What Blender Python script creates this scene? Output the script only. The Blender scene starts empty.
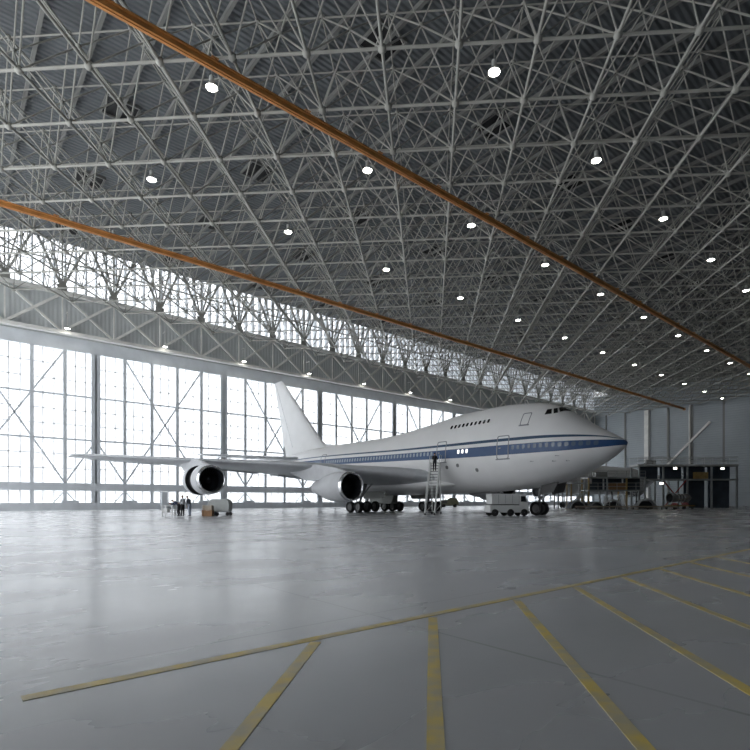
import bpy, bmesh, math, random
from math import sin, cos, pi, radians, sqrt, atan2
from mathutils import Vector, Matrix
random.seed(7)
SC = bpy.context.scene
COL = SC.collection

# ------------------------------------------------------------------ materials
def mat(name, col, rough=0.6, metal=0.0, emit=None, estr=0.0, spec=0.5):
    m = bpy.data.materials.new(name); m.use_nodes = True
    b = m.node_tree.nodes['Principled BSDF']
    b.inputs['Base Color'].default_value = (*col, 1)
    b.inputs['Roughness'].default_value = rough
    b.inputs['Metallic'].default_value = metal
    b.inputs['Specular IOR Level'].default_value = spec
    if emit:
        b.inputs['Emission Color'].default_value = (*emit, 1)
        b.inputs['Emission Strength'].default_value = estr
    return m

def noisy(name, col, rough=0.6, amt=0.25, scale=3.0, metal=0.0, bump=0.0):
    m = mat(name, col, rough, metal)
    nt = m.node_tree; N = nt.nodes; L = nt.links
    b = N['Principled BSDF']
    tc = N.new('ShaderNodeTexCoord'); nz = N.new('ShaderNodeTexNoise')
    nz.inputs['Scale'].default_value = scale; nz.inputs['Detail'].default_value = 5
    L.new(tc.outputs['Object'], nz.inputs['Vector'])
    mr = N.new('ShaderNodeMapRange')
    mr.inputs['From Min'].default_value = 0.3; mr.inputs['From Max'].default_value = 0.7
    mr.inputs['To Min'].default_value = 1 - amt; mr.inputs['To Max'].default_value = 1 + amt
    L.new(nz.outputs['Fac'], mr.inputs['Value'])
    mx = N.new('ShaderNodeMix'); mx.data_type = 'RGBA'; mx.blend_type = 'MULTIPLY'
    mx.inputs['Factor'].default_value = 1.0
    mx.inputs[6].default_value = (*col, 1)
    L.new(mr.outputs['Result'], mx.inputs[7])
    L.new(mx.outputs[2], b.inputs['Base Color'])
    if bump:
        bp = N.new('ShaderNodeBump'); bp.inputs['Strength'].default_value = bump
        L.new(nz.outputs['Fac'], bp.inputs['Height']); L.new(bp.outputs['Normal'], b.inputs['Normal'])
    return m

M = {}
M['steel'] = noisy('painted_steel_tube', (0.33, 0.326, 0.295), 0.5, 0.12, 0.8)
M['steel_light'] = noisy('painted_girder_steel', (0.76, 0.75, 0.71), 0.5, 0.1, 0.8)
M['door_steel'] = noisy('grey_door_steel', (0.66, 0.69, 0.72), 0.5, 0.08, 0.7)  # lightened base, puts the glare around the bright panes into the colour
M['muntin'] = mat('pale_glazing_bar', (0.55, 0.57, 0.60), 0.5)
M['rail'] = noisy('orange_rail_paint', (0.50, 0.215, 0.06), 0.5, 0.18, 1.2)
M['purlin'] = mat('grey_purlin_steel', (0.20, 0.20, 0.19), 0.6)
M['vent'] = mat('dark_vent_opening', (0.008, 0.008, 0.009), 0.7)
M['white'] = noisy('aircraft_white', (0.74, 0.74, 0.74), 0.32, 0.03, 0.6)
M['wing'] = noisy('wing_grey', (0.50, 0.52, 0.54), 0.38, 0.06, 0.5)
M['nacelle'] = noisy('nacelle_grey', (0.52, 0.53, 0.55), 0.34, 0.08, 1.5)
M['chrome'] = mat('bare_metal', (0.72, 0.73, 0.75), 0.22, 1.0)
M['dull_metal'] = noisy('dull_metal', (0.30, 0.31, 0.32), 0.45, 0.15, 3, 0.6)
M['dark'] = mat('dark_cavity', (0.012, 0.013, 0.016), 0.6)
M['fan'] = mat('fan_blade_metal', (0.05, 0.055, 0.065), 0.4, 0.4)
M['tyre'] = mat('black_rubber', (0.012, 0.012, 0.013), 0.75)
M['hub'] = mat('wheel_hub_grey', (0.22, 0.22, 0.22), 0.5, 0.3)
M['strut'] = noisy('gear_strut', (0.16, 0.165, 0.165), 0.45, 0.15, 3)
M['gear_door'] = mat('gear_door_grey', (0.36, 0.37, 0.35), 0.45)
M['glass_dark'] = mat('dark_cockpit_glass', (0.01, 0.012, 0.015), 0.08)
M['win_pale'] = mat('pale_cabin_window', (0.30, 0.36, 0.42), 0.15)
M['win_dim'] = mat('dim_cabin_window', (0.10, 0.14, 0.20), 0.15)
M['win_lit'] = mat('lit_cabin_window', (0.8, 0.8, 0.8), 0.3, 0, (1, 0.98, 0.95), 0.9)
M['outline'] = mat('door_seam_grey', (0.22, 0.23, 0.25), 0.5)
M['alu'] = noisy('ladder_aluminium', (0.62, 0.63, 0.62), 0.4, 0.08, 2)
M['step'] = mat('dark_step_tread', (0.07, 0.07, 0.07), 0.7)
M['van_white'] = noisy('van_white', (0.66, 0.67, 0.66), 0.4, 0.04, 1)
M['canvas'] = noisy('grey_canvas', (0.42, 0.44, 0.43), 0.8, 0.1, 2)
M['wood'] = noisy('brown_crate_wood', (0.30, 0.17, 0.085), 0.7, 0.2, 4)
M['card'] = noisy('pale_crate_board', (0.42, 0.36, 0.29), 0.7, 0.12, 4)
M['ochre'] = noisy('ochre_dock_paint', (0.36, 0.24, 0.08), 0.55, 0.2, 2)
M['dock_blue'] = noisy('dark_dock_panel', (0.045, 0.06, 0.08), 0.6, 0.3, 0.8)
M['dock_grey'] = noisy('dock_grey_steel', (0.33, 0.35, 0.35), 0.5, 0.15, 1)
M['dock_pale'] = noisy('pale_platform_paint', (0.50, 0.51, 0.50), 0.5, 0.12, 1)
M['red'] = noisy('red_paint', (0.30, 0.03, 0.025), 0.5, 0.15, 2)
M['olive'] = noisy('olive_equipment_paint', (0.20, 0.20, 0.13), 0.6, 0.2, 2)
M['lens'] = mat('lit_lamp_lens', (0.9, 0.9, 0.9), 0.4, 0, (1.0, 0.97, 0.90), 22.0)
M['work_lens'] = mat('lit_work_lamp', (0.9, 0.9, 0.85), 0.4, 0, (1.0, 0.93, 0.80), 8.0)
M['lamp_metal'] = mat('lamp_reflector_metal', (0.55, 0.55, 0.53), 0.4, 0.3)
M['skin'] = mat('skin_tone', (0.45, 0.27, 0.18), 0.6)
M['hair'] = mat('dark_hair', (0.015, 0.012, 0.01), 0.7)
M['navy'] = mat('navy_cloth', (0.03, 0.04, 0.085), 0.9)
M['black_cloth'] = mat('black_cloth', (0.012, 0.012, 0.015), 0.9)
M['pale_cloth'] = mat('pale_grey_cloth', (0.55, 0.57, 0.6), 0.9)
M['jean'] = mat('pale_denim_cloth', (0.36, 0.40, 0.47), 0.9)
M['slate'] = mat('slate_cloth', (0.065, 0.075, 0.095), 0.9)
M['shoe'] = mat('black_shoe', (0.01, 0.01, 0.01), 0.7)
M['eye'] = mat('eye_dark', (0.02, 0.015, 0.01), 0.3)

def wall_panels(name, col, per, axis=0, rough=0.6, depth=0.35):
    """painted sheet with raised ribs every «per» metres along one axis"""
    m = noisy(name, col, rough, 0.07, 0.15)
    nt = m.node_tree; N = nt.nodes; L = nt.links; b = N['Principled BSDF']
    tc = N.new('ShaderNodeTexCoord'); sp = N.new('ShaderNodeSeparateXYZ')
    L.new(tc.outputs['Object'], sp.inputs[0])
    mu = N.new('ShaderNodeMath'); mu.operation = 'MULTIPLY'; mu.inputs[1].default_value = 2 * pi / per
    L.new(sp.outputs[axis], mu.inputs[0])
    sn = N.new('ShaderNodeMath'); sn.operation = 'SINE'; L.new(mu.outputs[0], sn.inputs[0])
    bp = N.new('ShaderNodeBump'); bp.inputs['Strength'].default_value = depth; bp.inputs['Distance'].default_value = 0.05
    L.new(sn.outputs[0], bp.inputs['Height']); L.new(bp.outputs['Normal'], b.inputs['Normal'])
    return m
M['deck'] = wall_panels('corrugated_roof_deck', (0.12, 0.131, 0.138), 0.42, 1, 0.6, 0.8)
M['wall'] = wall_panels('grey_wall_sheeting', (0.33, 0.36, 0.38), 0.6, 2, 0.6, 0.25)
M['wall_blue'] = wall_panels('blue_grey_sheeting', (0.38, 0.40, 0.41), 0.5, 0, 0.6, 0.3)
M['wall_pale'] = wall_panels('pale_grey_sheeting', (0.56, 0.58, 0.58), 0.5, 0, 0.6, 0.3)
M['outside'] = noisy('pale_outdoor_apron', (0.75, 0.75, 0.74), 0.9, 0.05, 0.1)

def pane_material():
    m = bpy.data.materials.new('frosted_glazing'); m.use_nodes = True
    nt = m.node_tree; N = nt.nodes; L = nt.links; N.clear()
    o = N.new('ShaderNodeOutputMaterial'); mx = N.new('ShaderNodeMixShader'); mx.inputs[0].default_value = 0.45
    tr = N.new('ShaderNodeBsdfTransparent'); tr.inputs[0].default_value = (0.84, 0.845, 0.85, 1)
    tl = N.new('ShaderNodeBsdfTranslucent'); tl.inputs[0].default_value = (0.66, 0.665, 0.67, 1)
    L.new(tr.outputs[0], mx.inputs[1]); L.new(tl.outputs[0], mx.inputs[2]); L.new(mx.outputs[0], o.inputs[0])
    return m
M['pane'] = pane_material()

def floor_material():
    m = mat('sealed_concrete_floor', (0.36, 0.37, 0.385), 0.3, spec=0.85)
    nt = m.node_tree; N = nt.nodes; L = nt.links; b = N['Principled BSDF']
    tc = N.new('ShaderNodeTexCoord')
    def noise(scale, det, dist=0.0, sx=1, sy=1):
        mp = N.new('ShaderNodeMapping'); mp.inputs['Scale'].default_value = (sx, sy, 1)
        L.new(tc.outputs['Object'], mp.inputs[0])
        n = N.new('ShaderNodeTexNoise'); n.inputs['Scale'].default_value = scale; n.inputs['Detail'].default_value = det
        n.inputs['Distortion'].default_value = dist
        L.new(mp.outputs[0], n.inputs['Vector']); return n
    big = noise(0.10, 5, 0.0, 0.6, 1.0); mid = noise(0.45, 5, 0.0, 0.5, 1.2); fine = noise(7.0, 8)
    r1 = N.new('ShaderNodeValToRGB')
    r1.color_ramp.elements[0].position = 0.32; r1.color_ramp.elements[0].color = (0.32, 0.328, 0.34, 1)
    r1.color_ramp.elements[1].position = 0.68; r1.color_ramp.elements[1].color = (0.39, 0.40, 0.415, 1)
    ad = N.new('ShaderNodeMath'); ad.operation = 'MULTIPLY_ADD'; ad.inputs[1].default_value = 0.45
    L.new(mid.outputs['Fac'], ad.inputs[0])
    sc = N.new('ShaderNodeMath'); sc.operation = 'MULTIPLY'; sc.inputs[1].default_value = 0.55
    L.new(big.outputs['Fac'], sc.inputs[0]); L.new(sc.outputs[0], ad.inputs[2])
    L.new(ad.outputs[0], r1.inputs[0])
    # faint saw joints every 5.945 m
    sp = N.new('ShaderNodeSeparateXYZ'); L.new(tc.outputs['Object'], sp.inputs[0])
    masks = []
    for ax, off in ((0, 2.2), (1, 1.2)):
        a = N.new('ShaderNodeMath'); a.operation = 'ADD'; a.inputs[1].default_value = 100 * 5.945 + off; L.new(sp.outputs[ax], a.inputs[0])
        d = N.new('ShaderNodeMath'); d.operation = 'MODULO'; d.inputs[1].default_value = 5.945; L.new(a.outputs[0], d.inputs[0])
        c = N.new('ShaderNodeMath'); c.operation = 'LESS_THAN'; c.inputs[1].default_value = 0.035; L.new(d.outputs[0], c.inputs[0])
        masks.append(c)
    mm = N.new('ShaderNodeMath'); mm.operation = 'MAXIMUM'; L.new(masks[0].outputs[0], mm.inputs[0]); L.new(masks[1].outputs[0], mm.inputs[1])
    m2 = N.new('ShaderNodeMath'); m2.operation = 'MULTIPLY'; m2.inputs[1].default_value = 0.35; L.new(mm.outputs[0], m2.inputs[0])
    mx = N.new('ShaderNodeMix'); mx.data_type = 'RGBA'
    L.new(m2.outputs[0], mx.inputs[0]); L.new(r1.outputs[0], mx.inputs[6]); mx.inputs[7].default_value = (0.12, 0.12, 0.125, 1)
    L.new(mx.outputs[2], b.inputs['Base Color'])
    rr = N.new('ShaderNodeMapRange'); rr.inputs['From Min'].default_value = 0.3; rr.inputs['From Max'].default_value = 0.7
    rr.inputs['To Min'].default_value = 0.22; rr.inputs['To Max'].default_value = 0.32
    L.new(mid.outputs['Fac'], rr.inputs['Value']); L.new(rr.outputs[0], b.inputs['Roughness'])
    bp = N.new('ShaderNodeBump'); bp.inputs['Strength'].default_value = 0.05; bp.inputs['Distance'].default_value = 0.02
    L.new(fine.outputs['Fac'], bp.inputs['Height']); L.new(bp.outputs['Normal'], b.inputs['Normal'])
    return m
M['floor'] = floor_material()

def yellow_paint():
    m = mat('worn_yellow_floor_paint', (0.48, 0.34, 0.07), 0.45)
    nt = m.node_tree; N = nt.nodes; L = nt.links; b = N['Principled BSDF']
    tc = N.new('ShaderNodeTexCoord'); n = N.new('ShaderNodeTexNoise'); n.inputs['Scale'].default_value = 4; n.inputs['Detail'].default_value = 8
    L.new(tc.outputs['Object'], n.inputs['Vector'])
    r = N.new('ShaderNodeValToRGB')
    r.color_ramp.elements[0].position = 0.38; r.color_ramp.elements[0].color = (0.42, 0.38, 0.26, 1)
    r.color_ramp.elements[1].position = 0.62; r.color_ramp.elements[1].color = (0.60, 0.46, 0.125, 1)
    L.new(n.outputs['Fac'], r.inputs[0]); L.new(r.outputs[0], b.inputs['Base Color'])
    return m
M['yellow'] = yellow_paint()

# fuselage livery: two blue stripes whose edges are curves of the distance from the nose
def livery_material():
    m = noisy('aircraft_livery', (0.74, 0.74, 0.74), 0.42, 0.03, 0.6)
    nt = m.node_tree; N = nt.nodes; L = nt.links; b = N['Principled BSDF']
    base = b.inputs['Base Color'].links[0].from_socket
    tc = N.new('ShaderNodeTexCoord'); sp = N.new('ShaderNodeSeparateXYZ'); L.new(tc.outputs['Object'], sp.inputs[0])
    t = N.new('ShaderNodeMath'); t.operation = 'DIVIDE'; t.inputs[1].default_value = 54.0; L.new(sp.outputs[0], t.inputs[0])
    zz = N.new('ShaderNodeMath'); zz.operation = 'MULTIPLY_ADD'; zz.inputs[1].default_value = 1 / 3; zz.inputs[2].default_value = -5 / 3
    L.new(sp.outputs[2], zz.inputs[0])
    def curve(pts):
        c = N.new('ShaderNodeFloatCurve'); cm = c.mapping; cu = cm.curves[0]
        P = [(s / 54, (z - 5) / 3) for s, z in pts]
        cu.points[0].location = P[0]; cu.points[1].location = P[-1]
        for p in P[1:-1]: cu.points.new(*p)
        for p in cu.points: p.handle_type = 'AUTO_CLAMPED'
        cm.update(); L.new(t.outputs[0], c.inputs['Value']); return c
    def gt(a, c):
        n = N.new('ShaderNodeMath'); n.operation = 'GREATER_THAN'; L.new(a, n.inputs[0]); L.new(c, n.inputs[1]); return n.outputs[0]
    def mul(a, c):
        n = N.new('ShaderNodeMath'); n.operation = 'MULTIPLY'; L.new(a, n.inputs[0]); L.new(c, n.inputs[1]); return n.outputs[0]
    def band(lo, hi):
        return mul(gt(zz.outputs[0], curve(lo).outputs[0]), gt(curve(hi).outputs[0], zz.outputs[0]))
    main = band([(0, 5.60), (2, 5.42), (5, 5.28), (9.4, 5.26), (22.7, 5.50), (32, 5.70), (54, 6.15)],
                [(0, 6.00), (2, 6.05), (5, 6.09), (9.4, 6.12), (22.7, 6.26), (32, 6.46), (54, 6.85)])
    up = band([(0, 6.05), (0.6, 6.14), (2, 6.32), (5, 6.42), (9.4, 6.44), (22.7, 6.58), (32, 6.80), (54, 7.15)],
              [(0, 6.05), (0.6, 6.18), (2, 6.44), (5, 6.64), (9.4, 6.70), (22.7, 6.76), (32, 6.95), (54, 7.25)])
    m1 = N.new('ShaderNodeMix'); m1.data_type = 'RGBA'; L.new(main, m1.inputs[0]); L.new(base, m1.inputs[6]); m1.inputs[7].default_value = (0.018, 0.062, 0.165, 1)
    m2 = N.new('ShaderNodeMix'); m2.data_type = 'RGBA'; L.new(up, m2.inputs[0]); L.new(m1.outputs[2], m2.inputs[6]); m2.inputs[7].default_value = (0.02, 0.06, 0.12, 1)
    L.new(m2.outputs[2], b.inputs['Base Color'])
    return m
M['livery'] = livery_material()

# ------------------------------------------------------------------ mesh helpers
class MB:
    def __init__(self): self.v = []; self.f = []
    def add(self, vs, fs):
        o = len(self.v); self.v += [tuple(p) for p in vs]; self.f += [tuple(i + o for i in f) for f in fs]; return self
    def box(self, lo, hi):
        x0, y0, z0 = lo; x1, y1, z1 = hi
        return self.add([(x0,y0,z0),(x1,y0,z0),(x1,y1,z0),(x0,y1,z0),(x0,y0,z1),(x1,y0,z1),(x1,y1,z1),(x0,y1,z1)],
                        [(0,3,2,1),(4,5,6,7),(0,1,5,4),(1,2,6,5),(2,3,7,6),(3,0,4,7)])
    def bar(self, a, b, w, h=None, up=(0, 0, 1)):
        """rectangular bar between two points, w across and h along «up»"""
        a = Vector(a); b = Vector(b); h = w if h is None else h
        d = (b - a).normalized(); u = Vector(up)
        s = d.cross(u)
        if s.length < 1e-4: s = d.cross(Vector((1, 0, 0)))
        s.normalize(); u = s.cross(d).normalized()
        vs = []
        for p in (a, b):
            for i, j in ((-1,-1),(1,-1),(1,1),(-1,1)): vs.append(p + s * (i * w / 2) + u * (j * h / 2))
        return self.add(vs, [(0,3,2,1),(4,5,6,7),(0,1,5,4),(1,2,6,5),(2,3,7,6),(3,0,4,7)])
    def tube(self, a, b, r, n=6, r2=None, caps=True):
        a = Vector(a); b = Vector(b); r2 = r if r2 is None else r2
        d = (b - a).normalized(); s = d.cross(Vector((0, 0, 1)))
        if s.length < 1e-4: s = Vector((1, 0, 0))
        s.normalize(); u = s.cross(d)
        vs = []
        for p, q in ((a, r), (b, r2)):
            for k in range(n):
                t = 2 * pi * k / n; vs.append(p + s * (cos(t) * q) + u * (sin(t) * q))
        fs = [(k, k + n, (k + 1) % n + n, (k + 1) % n) for k in range(n)]
        if caps: fs += [tuple(range(n)), tuple(range(2 * n - 1, n - 1, -1))]
        return self.add(vs, fs)
    def path(self, pts, r, n=6):
        for p, q in zip(pts, pts[1:]): self.tube(p, q, r, n)
        return self
    def lathe(self, prof, c=(0, 0, 0), axis='z', n=24, t0=0, t1=2 * pi):
        """profile of (along, radius) turned round an axis through c"""
        full = abs(t1 - t0 - 2 * pi) < 1e-6; m = n if full else n + 1
        vs = []
        for al, r in prof:
            for k in range(m):
                t = t0 + (t1 - t0) * k / n
                p = {'z': (r * cos(t), r * sin(t), al), 'x': (al, r * cos(t), r * sin(t)), 'y': (r * cos(t), al, r * sin(t))}[axis]
                vs.append((c[0] + p[0], c[1] + p[1], c[2] + p[2]))
        fs = []
        for i in range(len(prof) - 1):
            for k in range(n):
                k2 = (k + 1) % m
                fs.append((i * m + k, i * m + k2, (i + 1) * m + k2, (i + 1) * m + k))
        return self.add(vs, fs)
    def prism(self, poly, off):
        """polygon (3-D points) extruded along off"""
        n = len(poly); o = Vector(off)
        vs = [Vector(p) for p in poly] + [Vector(p) + o for p in poly]
        return self.add(vs, [tuple(range(n - 1, -1, -1)), tuple(range(n, 2 * n))] + [(k, (k + 1) % n, (k + 1) % n + n, k + n) for k in range(n)])
    def loft(self, rings, cap0=True, cap1=True, closed=True):
        n = len(rings[0]); vs = [p for r in rings for p in r]; fs = []
        for i in range(len(rings) - 1):
            for k in range(n if closed else n - 1):
                k2 = (k + 1) % n; fs.append((i * n + k, i * n + k2, (i + 1) * n + k2, (i + 1) * n + k))
        if cap0: fs.append(tuple(range(n - 1, -1, -1)))
        if cap1: b = (len(rings) - 1) * n; fs.append(tuple(range(b, b + n)))
        return self.add(vs, fs)
    def build(self, name, m, parent=None, smooth=None, bevel=0, loc=None):
        me = bpy.data.meshes.new(name); me.from_pydata(self.v, [], self.f)
        bm = bmesh.new(); bm.from_mesh(me)
        bmesh.ops.recalc_face_normals(bm, faces=bm.faces)
        bm.to_mesh(me); bm.free()
        me.materials.append(m if not isinstance(m, str) else M[m])
        if smooth:
            for p in me.polygons: p.use_smooth = True
            if smooth is not True:
                try: me.set_sharp_from_angle(angle=radians(smooth))
                except Exception: pass
        o = bpy.data.objects.new(name, me); COL.objects.link(o)
        if parent: o.parent = parent
        if loc: o.location = loc
        if bevel:
            b = o.modifiers.new('bevel', 'BEVEL'); b.width = bevel; b.segments = 2; b.limit_method = 'ANGLE'
        return o

def empty(name, loc=(0, 0, 0), rz=0.0):
    o = bpy.data.objects.new(name, None); COL.objects.link(o)
    o.location = loc; o.rotation_euler = (0, 0, rz); o.empty_display_size = 0.3
    return o
def tag(o, label=None, cat=None, group=None, kind=None):
    if label: o['label'] = label
    if cat: o['category'] = cat
    if group: o['group'] = group
    if kind: o['kind'] = kind
    return o
def children(o, table):
    return table.get(o, [])
def copy_tree(o, parent=None):
    c = o.copy(); COL.objects.link(c)
    if parent: c.parent = parent
    for ch in list(o.children): copy_tree(ch, c)
    return c
def pchip(pts):
    """monotone cubic through (x, y) points"""
    xs = [p[0] for p in pts]; ys = [p[1] for p in pts]; n = len(xs)
    h = [xs[i+1]-xs[i] for i in range(n-1)]; d = [(ys[i+1]-ys[i])/h[i] for i in range(n-1)]
    m = [d[0]] + [0 if d[i-1]*d[i] <= 0 else 2*d[i-1]*d[i]/(d[i-1]+d[i]) for i in range(1, n-1)] + [d[-1]]
    def f(x):
        if x <= xs[0]: return ys[0]
        if x >= xs[-1]: return ys[-1]
        i = max(k for k in range(n-1) if xs[k] <= x); t = (x-xs[i])/h[i]
        return ((2*t**3-3*t*t+1)*ys[i] + (t**3-2*t*t+t)*h[i]*m[i] + (-2*t**3+3*t*t)*ys[i+1] + (t**3-t*t)*h[i]*m[i+1])
    return f

# ------------------------------------------------------------------ the place
CAM_H = 1.33; YAW = radians(48.845); FPX = 518.1; PPX, PPY = 395.3, 500.36
FX, FY = cos(YAW), sin(YAW); RX, RY = sin(YAW), -cos(YAW)
def seen(x, y, z, margin=150, near=8):
    d = x*FX + y*FY
    if d < near: return None
    u = PPX + FPX*(x*RX + y*RY)/d; v = PPY - FPX*(z-CAM_H)/d
    return (u, v, d) if -margin < u < 750+margin and -margin < v < 750+margin else None
XL, XR, YB, YD = -20.0, 149.0, -26.0, 79.27        # left wall, right wall, wall behind, door wall
S = 11.89; MOD = S/sqrt(8)                          # lamp grid and space-frame module
Z_BOT, Z_MID, Z_TOP, Z_DECK = 26.14, 29.2, 32.0, 32.65

fl = MB().box((XL-1, YB-1, -0.5), (XR+1, YD+0.6, 0)).build('floor', 'floor'); tag(fl, kind='structure')
ap = MB().box((-260, YD+0.6, -0.6), (420, 480, -0.05)).build('exterior_apron', 'outside'); tag(ap, kind='structure')
ap2 = MB().box((-260, -200, -0.6), (XL-1, YD+0.6, -0.05)).build('exterior_ground', 'outside'); tag(ap2, kind='structure')

# yellow floor markings (paint films a few millimetres thick)
def floor_strip(a, b, w, name):
    a = Vector((*a, 0.002)); b = Vector((*b, 0.002))
    o = MB().bar(a, b, w, 0.004).build(name, 'yellow'); return o
o = floor_strip((0.4, 4.26), (60, 4.26), 0.115, 'floor_line')
tag(o, 'long yellow line painted across the concrete floor', 'floor marking', 'yellow floor markings')
HK = [-1.07, 0.03, 1.15, 2.22, 3.33, 4.45, 5.57, 6.7]
ORD = ['first', 'second', 'third', 'fourth', 'fifth', 'sixth', 'seventh', 'eighth', 'ninth', 'tenth', 'eleventh', 'twelfth', 'thirteenth']
for k, c in enumerate(HK):
    # points with (X-Y)/sqrt2 = c, from the long line towards the viewer
    y1 = 4.15; x1 = y1 + c*sqrt(2); y0 = -2.0; x0 = y0 + c*sqrt(2)
    o = floor_strip((x0, y0), (x1, y1), 0.10, 'floor_hatch_line')
    tag(o, 'slanting yellow hatch stripe meeting the long yellow floor line, %s counted from the left' % ORD[k], 'floor marking', 'yellow floor markings')

# ---- ceiling: corrugated deck with purlins and ventilator openings
deck = MB().box((XL, YB, Z_DECK), (XR, 73.7, Z_DECK+0.3))
deck.box((XL, 73.7, Z_DECK), (XR, 74.0, 36.2))
deck.box((XL, 73.7, 36.0), (XR, YD+0.6, 36.3))
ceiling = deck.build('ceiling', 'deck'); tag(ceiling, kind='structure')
k = 0
x = XL + 1.0
while x < XR:
    y0 = None
    ys = [y for y in range(-4, 74) if seen(x, y, Z_DECK, 120, 14)]
    if ys:
        MB().box((x-0.11, max(min(ys)-1, YB+0.1), Z_DECK-0.34), (x+0.11, 73.6, Z_DECK-0.002)).build('purlin', 'purlin', ceiling)
    x += S/4
for i in range(-1, 12):
    for yv in (27.2, 45.64, 57.53, 69.42):
        xv = 10.7 + S*i
        if yv < 40: xv = 10.7 + S*i
        if xv > XR-3: continue
        if seen(xv, yv, Z_DECK, 60):
            vb = MB().box((xv-1.1, yv-1.1, Z_DECK-0.10), (xv+1.1, yv+1.1, Z_DECK-0.004))
            vo = vb.build('ventilator', 'vent', ceiling)
            fr = MB()
            for a, b in (((-1,-1),(1,-1)),((1,-1),(1,1)),((1,1),(-1,1)),((-1,1),(-1,-1))):
                fr.bar((xv+a[0]*1.18, yv+a[1]*1.18, Z_DECK-0.12), (xv+b[0]*1.18, yv+b[1]*1.18, Z_DECK-0.12), 0.14, 0.22)
            fr.build('ventilator_curb', 'purlin', vo)

# ---- walls
o = MB().box((XR, YB, 0), (XR+0.4, YD+0.4, Z_DECK)).build('wall_right', 'wall'); tag(o, kind='structure'); WR = o
o = MB().box((XL, YB-0.4, 0), (XR, YB, Z_DECK)).build('wall_behind', 'wall'); tag(o, kind='structure')
wl = MB().box((XL-0.4, YB, 26.5), (XL, YD+0.4, 36.2)).box((XL-0.4, YB, 0), (XL, 14, 26.5)).box((XL-0.4, 72, 0), (XL, YD+0.4, 26.5))  # wide unseen opening left in this wall, assumed and added for side daylight
o = wl.build('wall_left', 'wall_blue'); tag(o, kind='structure')
fr = MB()
y = 14.5
while y < 73: fr.bar((XL-0.2, y, 0), (XL-0.2, y, 26.5), 0.6); y += 14.3
fr.build('wall_left_posts', 'door_steel', o)
o = MB().box((XL, YD-0.15, 20.96), (XR, YD+0.4, 22.62)).build('wall_door_header', 'door_steel'); tag(o, kind='structure')
o = MB().box((XL, YD+0.05, 22.62), (XR, YD+0.4, 28.42)).build('wall_above_doors', 'wall_pale'); tag(o, kind='structure')
o = MB().box((XL, YD-0.1, 35.2), (XR, YD+0.4, 36.0)).build('wall_eaves', 'wall_blue'); tag(o, kind='structure')

# right wall pilasters, joints and brace
for yv, w, m_ in ((74.9, 0.35, 'purlin'), (69.2, 0.45, 'purlin'), (63.2, 1.1, 'steel_light'), (62.35, 0.45, 'purlin'), (57.4, 0.5, 'purlin'), (51.9, 0.35, 'steel_light'), (51.4, 0.5, 'purlin'), (44, 0.5, 'purlin'), (36, 0.5, 'purlin')):
    MB().box((XR-0.25, yv-w/2, 0), (XR-0.002, yv+w/2, 26.6)).build('pilaster', m_, WR)
MB().bar((XR-0.5, 57.4, 11.0), (XR-0.5, 47.0, 21.6), 0.5, 0.5).build('diagonal_brace', 'steel_light', WR)
MB().bar((XR-0.5, 51.9, 0), (XR-0.5, 51.9, 26), 0.3).build('brace_post', 'steel_light', WR)
MB().box((XR-0.22, YB+1, 0), (XR-0.004, 51.0, 25.6)).build('recessed_panel', 'wall', WR)

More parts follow.
